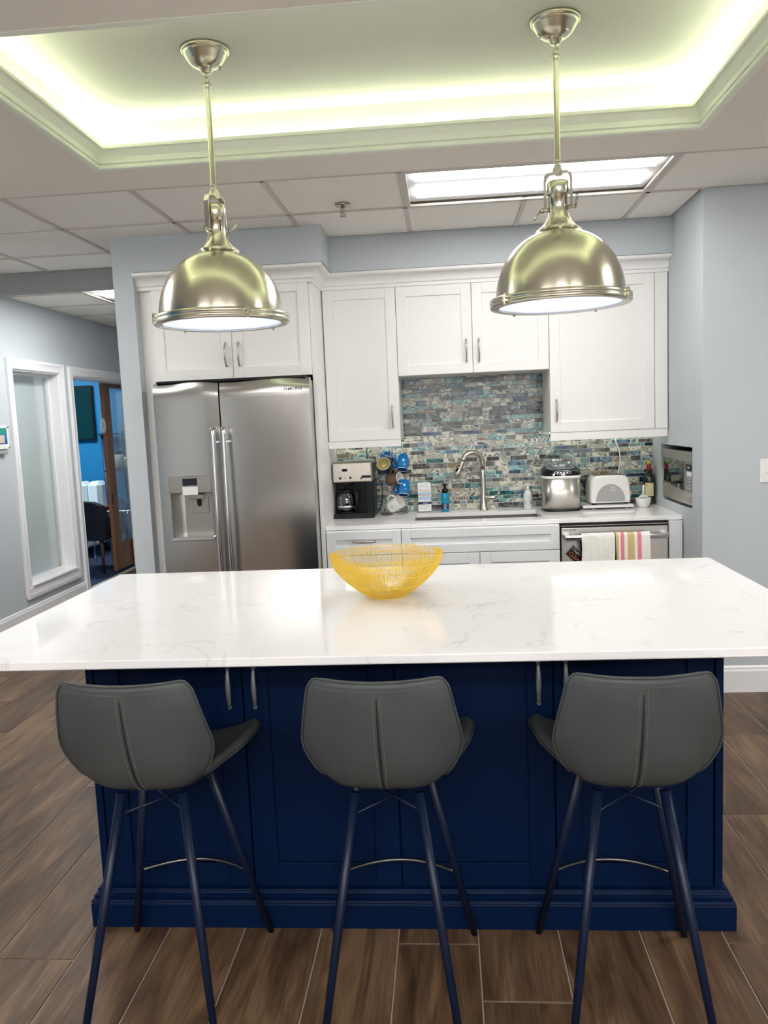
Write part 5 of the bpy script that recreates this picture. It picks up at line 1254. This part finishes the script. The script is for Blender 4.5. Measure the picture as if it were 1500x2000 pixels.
# sofa
t = thing('sofa', 'white sofa against the blue office wall', 'sofa', (-5.0, 9.75, 0))
p = MB(); p.box(-5.6, -4.36, 9.35, 10.05, .12, .44, .03); build('base', p, M_trim, t)
for x0, x1 in ((-5.58, -4.98), (-4.97, -4.56), (-4.55, -4.36)):
    p = MB(); p.box(x0, x1, 9.82, 10.08, .42, .90, .05); build('back_cushion', p, mat('sofa_fabric', (.62, .72, .76), .8, var=.04), t)
for x in (-5.55, -4.42):
    for y in (9.4, 10.0):
        p = MB(); p.tube([(x, y, 0), (x, y, .13)], .02, 8); build('leg', p, M_dark, t)
mb = MB(); mb.box(-4.83, -4.60, 9.66, 9.80, .445, .76, .05); solo('pillow', mb, mat('pillow_yellow', (.55, .42, .12), .8, var=.1), 'small yellow pillow on the white sofa in the blue office', 'pillow')
# dark upholstered chair
t = thing('armchair', 'dark upholstered chair with brown legs seen through the office doorway', 'chair', (-3.93, 8.35, 0))
M_nf = mat('navy_fabric', (.006, .007, .016), .85, var=.2, bump=.2); M_br = mat('chair_leg_wood', (.05, .018, .012), .5, var=.2)
p = MB(); poly = [(-.27, .36), (-.275, .66), (-.24, .735), (-.15, .775), (0, .79), (.15, .775), (.24, .735), (.275, .66), (.27, .36)]
p.prism(poly, lambda a, b, h: (-3.93 + a, h - .05 * (b - .36), b), 8.28, 8.38); build('back', p, M_nf, t)
p = MB(); p.box(-4.19, -3.67, 8.36, 8.86, .36, .48, .03); build('seat', p, M_nf, t)
for x in (-4.18, -3.68):
    p = MB(); p.box(x - .03, x + .03, 8.34, 8.80, .44, .62, .02); build('arm', p, M_nf, t)
for x in (-4.13, -3.73):
    for y in (8.32, 8.80):
        p = MB(); p.tube([(x, y, 0), (x, y, .37)], [.014, .022], 8); build('leg', p, M_br, t)
# ladder shelf
t = thing('ladder_shelf', 'navy ladder shelf with decor behind the glass of the wooden door', 'shelf', (-3.95, 9.85, 0))
M_sh = mat('shelf_metal', (.008, .03, .09), .5, var=.1)
xl, xr = -4.34, -3.64
for x in (xl, xr):
    p = MB(); p.tube([(x + (.20 if x == xl else 0), 9.55, 0), (x, 9.95, 1.50)], .022, 6); build('side_rail', p, M_sh, t)
    p = MB(); p.tube([(x + (.20 if x == xl else 0), 10.1, 0), (x + (.20 if x == xl else 0), 10.1, 1.50)], .013, 6); build('rear_post', p, M_sh, t)
for z_ in (1.49, 1.03, .62):
    p = MB(); p.box(xl + .22 * (1 - z_ / 1.5) - .02, xr + .03, 9.66 + .2 * (z_ / 1.5), 10.14, z_ - .012, z_ + .012, .003); build('shelf_board', p, M_sh, t)
def dec(name, prof, c, m, label, cat, n=18):
    p = MB(); p.lathe(prof, c, n); return solo(name, p, m, label, cat, 'decor on the ladder shelf')
p = MB(); p.prism([(.16 * math.cos(a), .20 * math.sin(a)) for a in [PI * i / 12 for i in range(13)]], lambda a, b, h: (-3.93 + a, h, 1.5025 + b), 9.96, 9.99)
t = thing('fan_ornament', 'dark fan-shaped ornament with pale spokes on top of the ladder shelf', 'ornament', (-3.93, 9.97, 1.502), 'decor on the ladder shelf'); build('fan', p, mat('ornament_dark', (.012, .012, .012), .5), t)
p = MB()
for i in range(1, 12):
    a = PI * i / 12; p.tube([(-3.93 + .07 * math.cos(a), 9.957, 1.5025 + .08 * math.sin(a)), (-3.93 + .15 * math.cos(a), 9.957, 1.5025 + .18 * math.sin(a))], .004, 5)
o = build('spokes', p, mat('ornament_pale', (.45, .5, .48), .6), t); o['kind'] = 'stuff'
t = thing('jug', 'grey jug with dark lid and handle on the ladder shelf', 'jug', (-4.13, 9.92, 1.0425), 'decor on the ladder shelf')
p = MB(); p.lathe([(.06, 0), (.075, .02), (.075, .16), (.062, .19), (.001, .192)], (-4.13, 9.92, 1.0425), 20); build('body', p, mat('jug_grey', (.30, .33, .33), .4), t)
p = MB(); p.lathe([(.06, .19), (.062, .21), (.02, .225), (.001, .226)], (-4.13, 9.92, 1.0425), 20); build('lid', p, M_dark, t)
p = MB(); p.tube([(-4.06, 9.92, 1.20), (-4.0, 9.92, 1.205), (-3.985, 9.92, 1.15), (-4.0, 9.92, 1.08), (-4.056, 9.92, 1.07)], .009, 8); build('handle', p, M_dark, t)
p = MB()
for i in range(26):
    v = Vector((rnd.gauss(0, 1), rnd.gauss(0, 1), rnd.gauss(0, 1))).normalized() * .07; c_ = Vector((-3.93, 9.80, 1.14)) + v
    p.lathe([(.001, -.028), (.02, -.018), (.028, 0), (.02, .018), (.001, .028)], c_, 8)
o = solo('dried_flower_ball', p, mat('dried_flower', (.55, .42, .22), .8, var=.3), 'round cluster of cream and brown dried flowers on the ladder shelf', 'ornament', 'decor on the ladder shelf')
# clear side table with a small vase and leaflets
t = thing('acrylic_table', 'clear acrylic side table behind the wooden door pane', 'table', (-3.95, 9.25, 0))
p = MB(); p.box(-4.20, -3.68, 9.02, 9.45, .585, .605, .004); build('top', p, M_clear, t)
M_acr = glass('acrylic', (.75, .9, 1), .35, .05)
for x in (-4.16, -3.72, -3.95):
    p = MB(); p.tube([(x, 9.08, 0), (x, 9.08, .586)], .014, 8); build('leg', p, M_acr, t)
t = thing('vase', 'slim clear vase with dark twigs on the acrylic table', 'vase', (-3.93, 9.2, .605))
p = MB(); p.lathe([(.05, .001), (.03, .02), (.016, .10), (.02, .22), (.03, .26)], (-3.93, 9.2, .605), 16); build('glass', p, M_acr, t)
p = MB()
for i in range(16):
    a = rnd.uniform(0, 2 * PI); q = rnd.uniform(.04, .13); p.tube([(-3.93, 9.2, .80), (-3.93 + q * .5 * math.cos(a), 9.2 + q * .5 * math.sin(a), .92), (-3.93 + q * math.cos(a), 9.2 + q * math.sin(a), 1.0 - rnd.uniform(0, .07))], .004, 4)
o = build('twigs', p, mat('twigs', (.10, .07, .09), .8, var=.3), t); o['kind'] = 'stuff'
mb = MB(); mb.lathe([(.03, .001), (.075, .02), (.09, .05), (.084, .05), (.03, .012)], (-4.02, 9.12, .6055), 20); solo('brown_dish', mb, mat('dish_brown', (.16, .05, .03), .4), 'shallow brown dish on the acrylic table', 'dish')
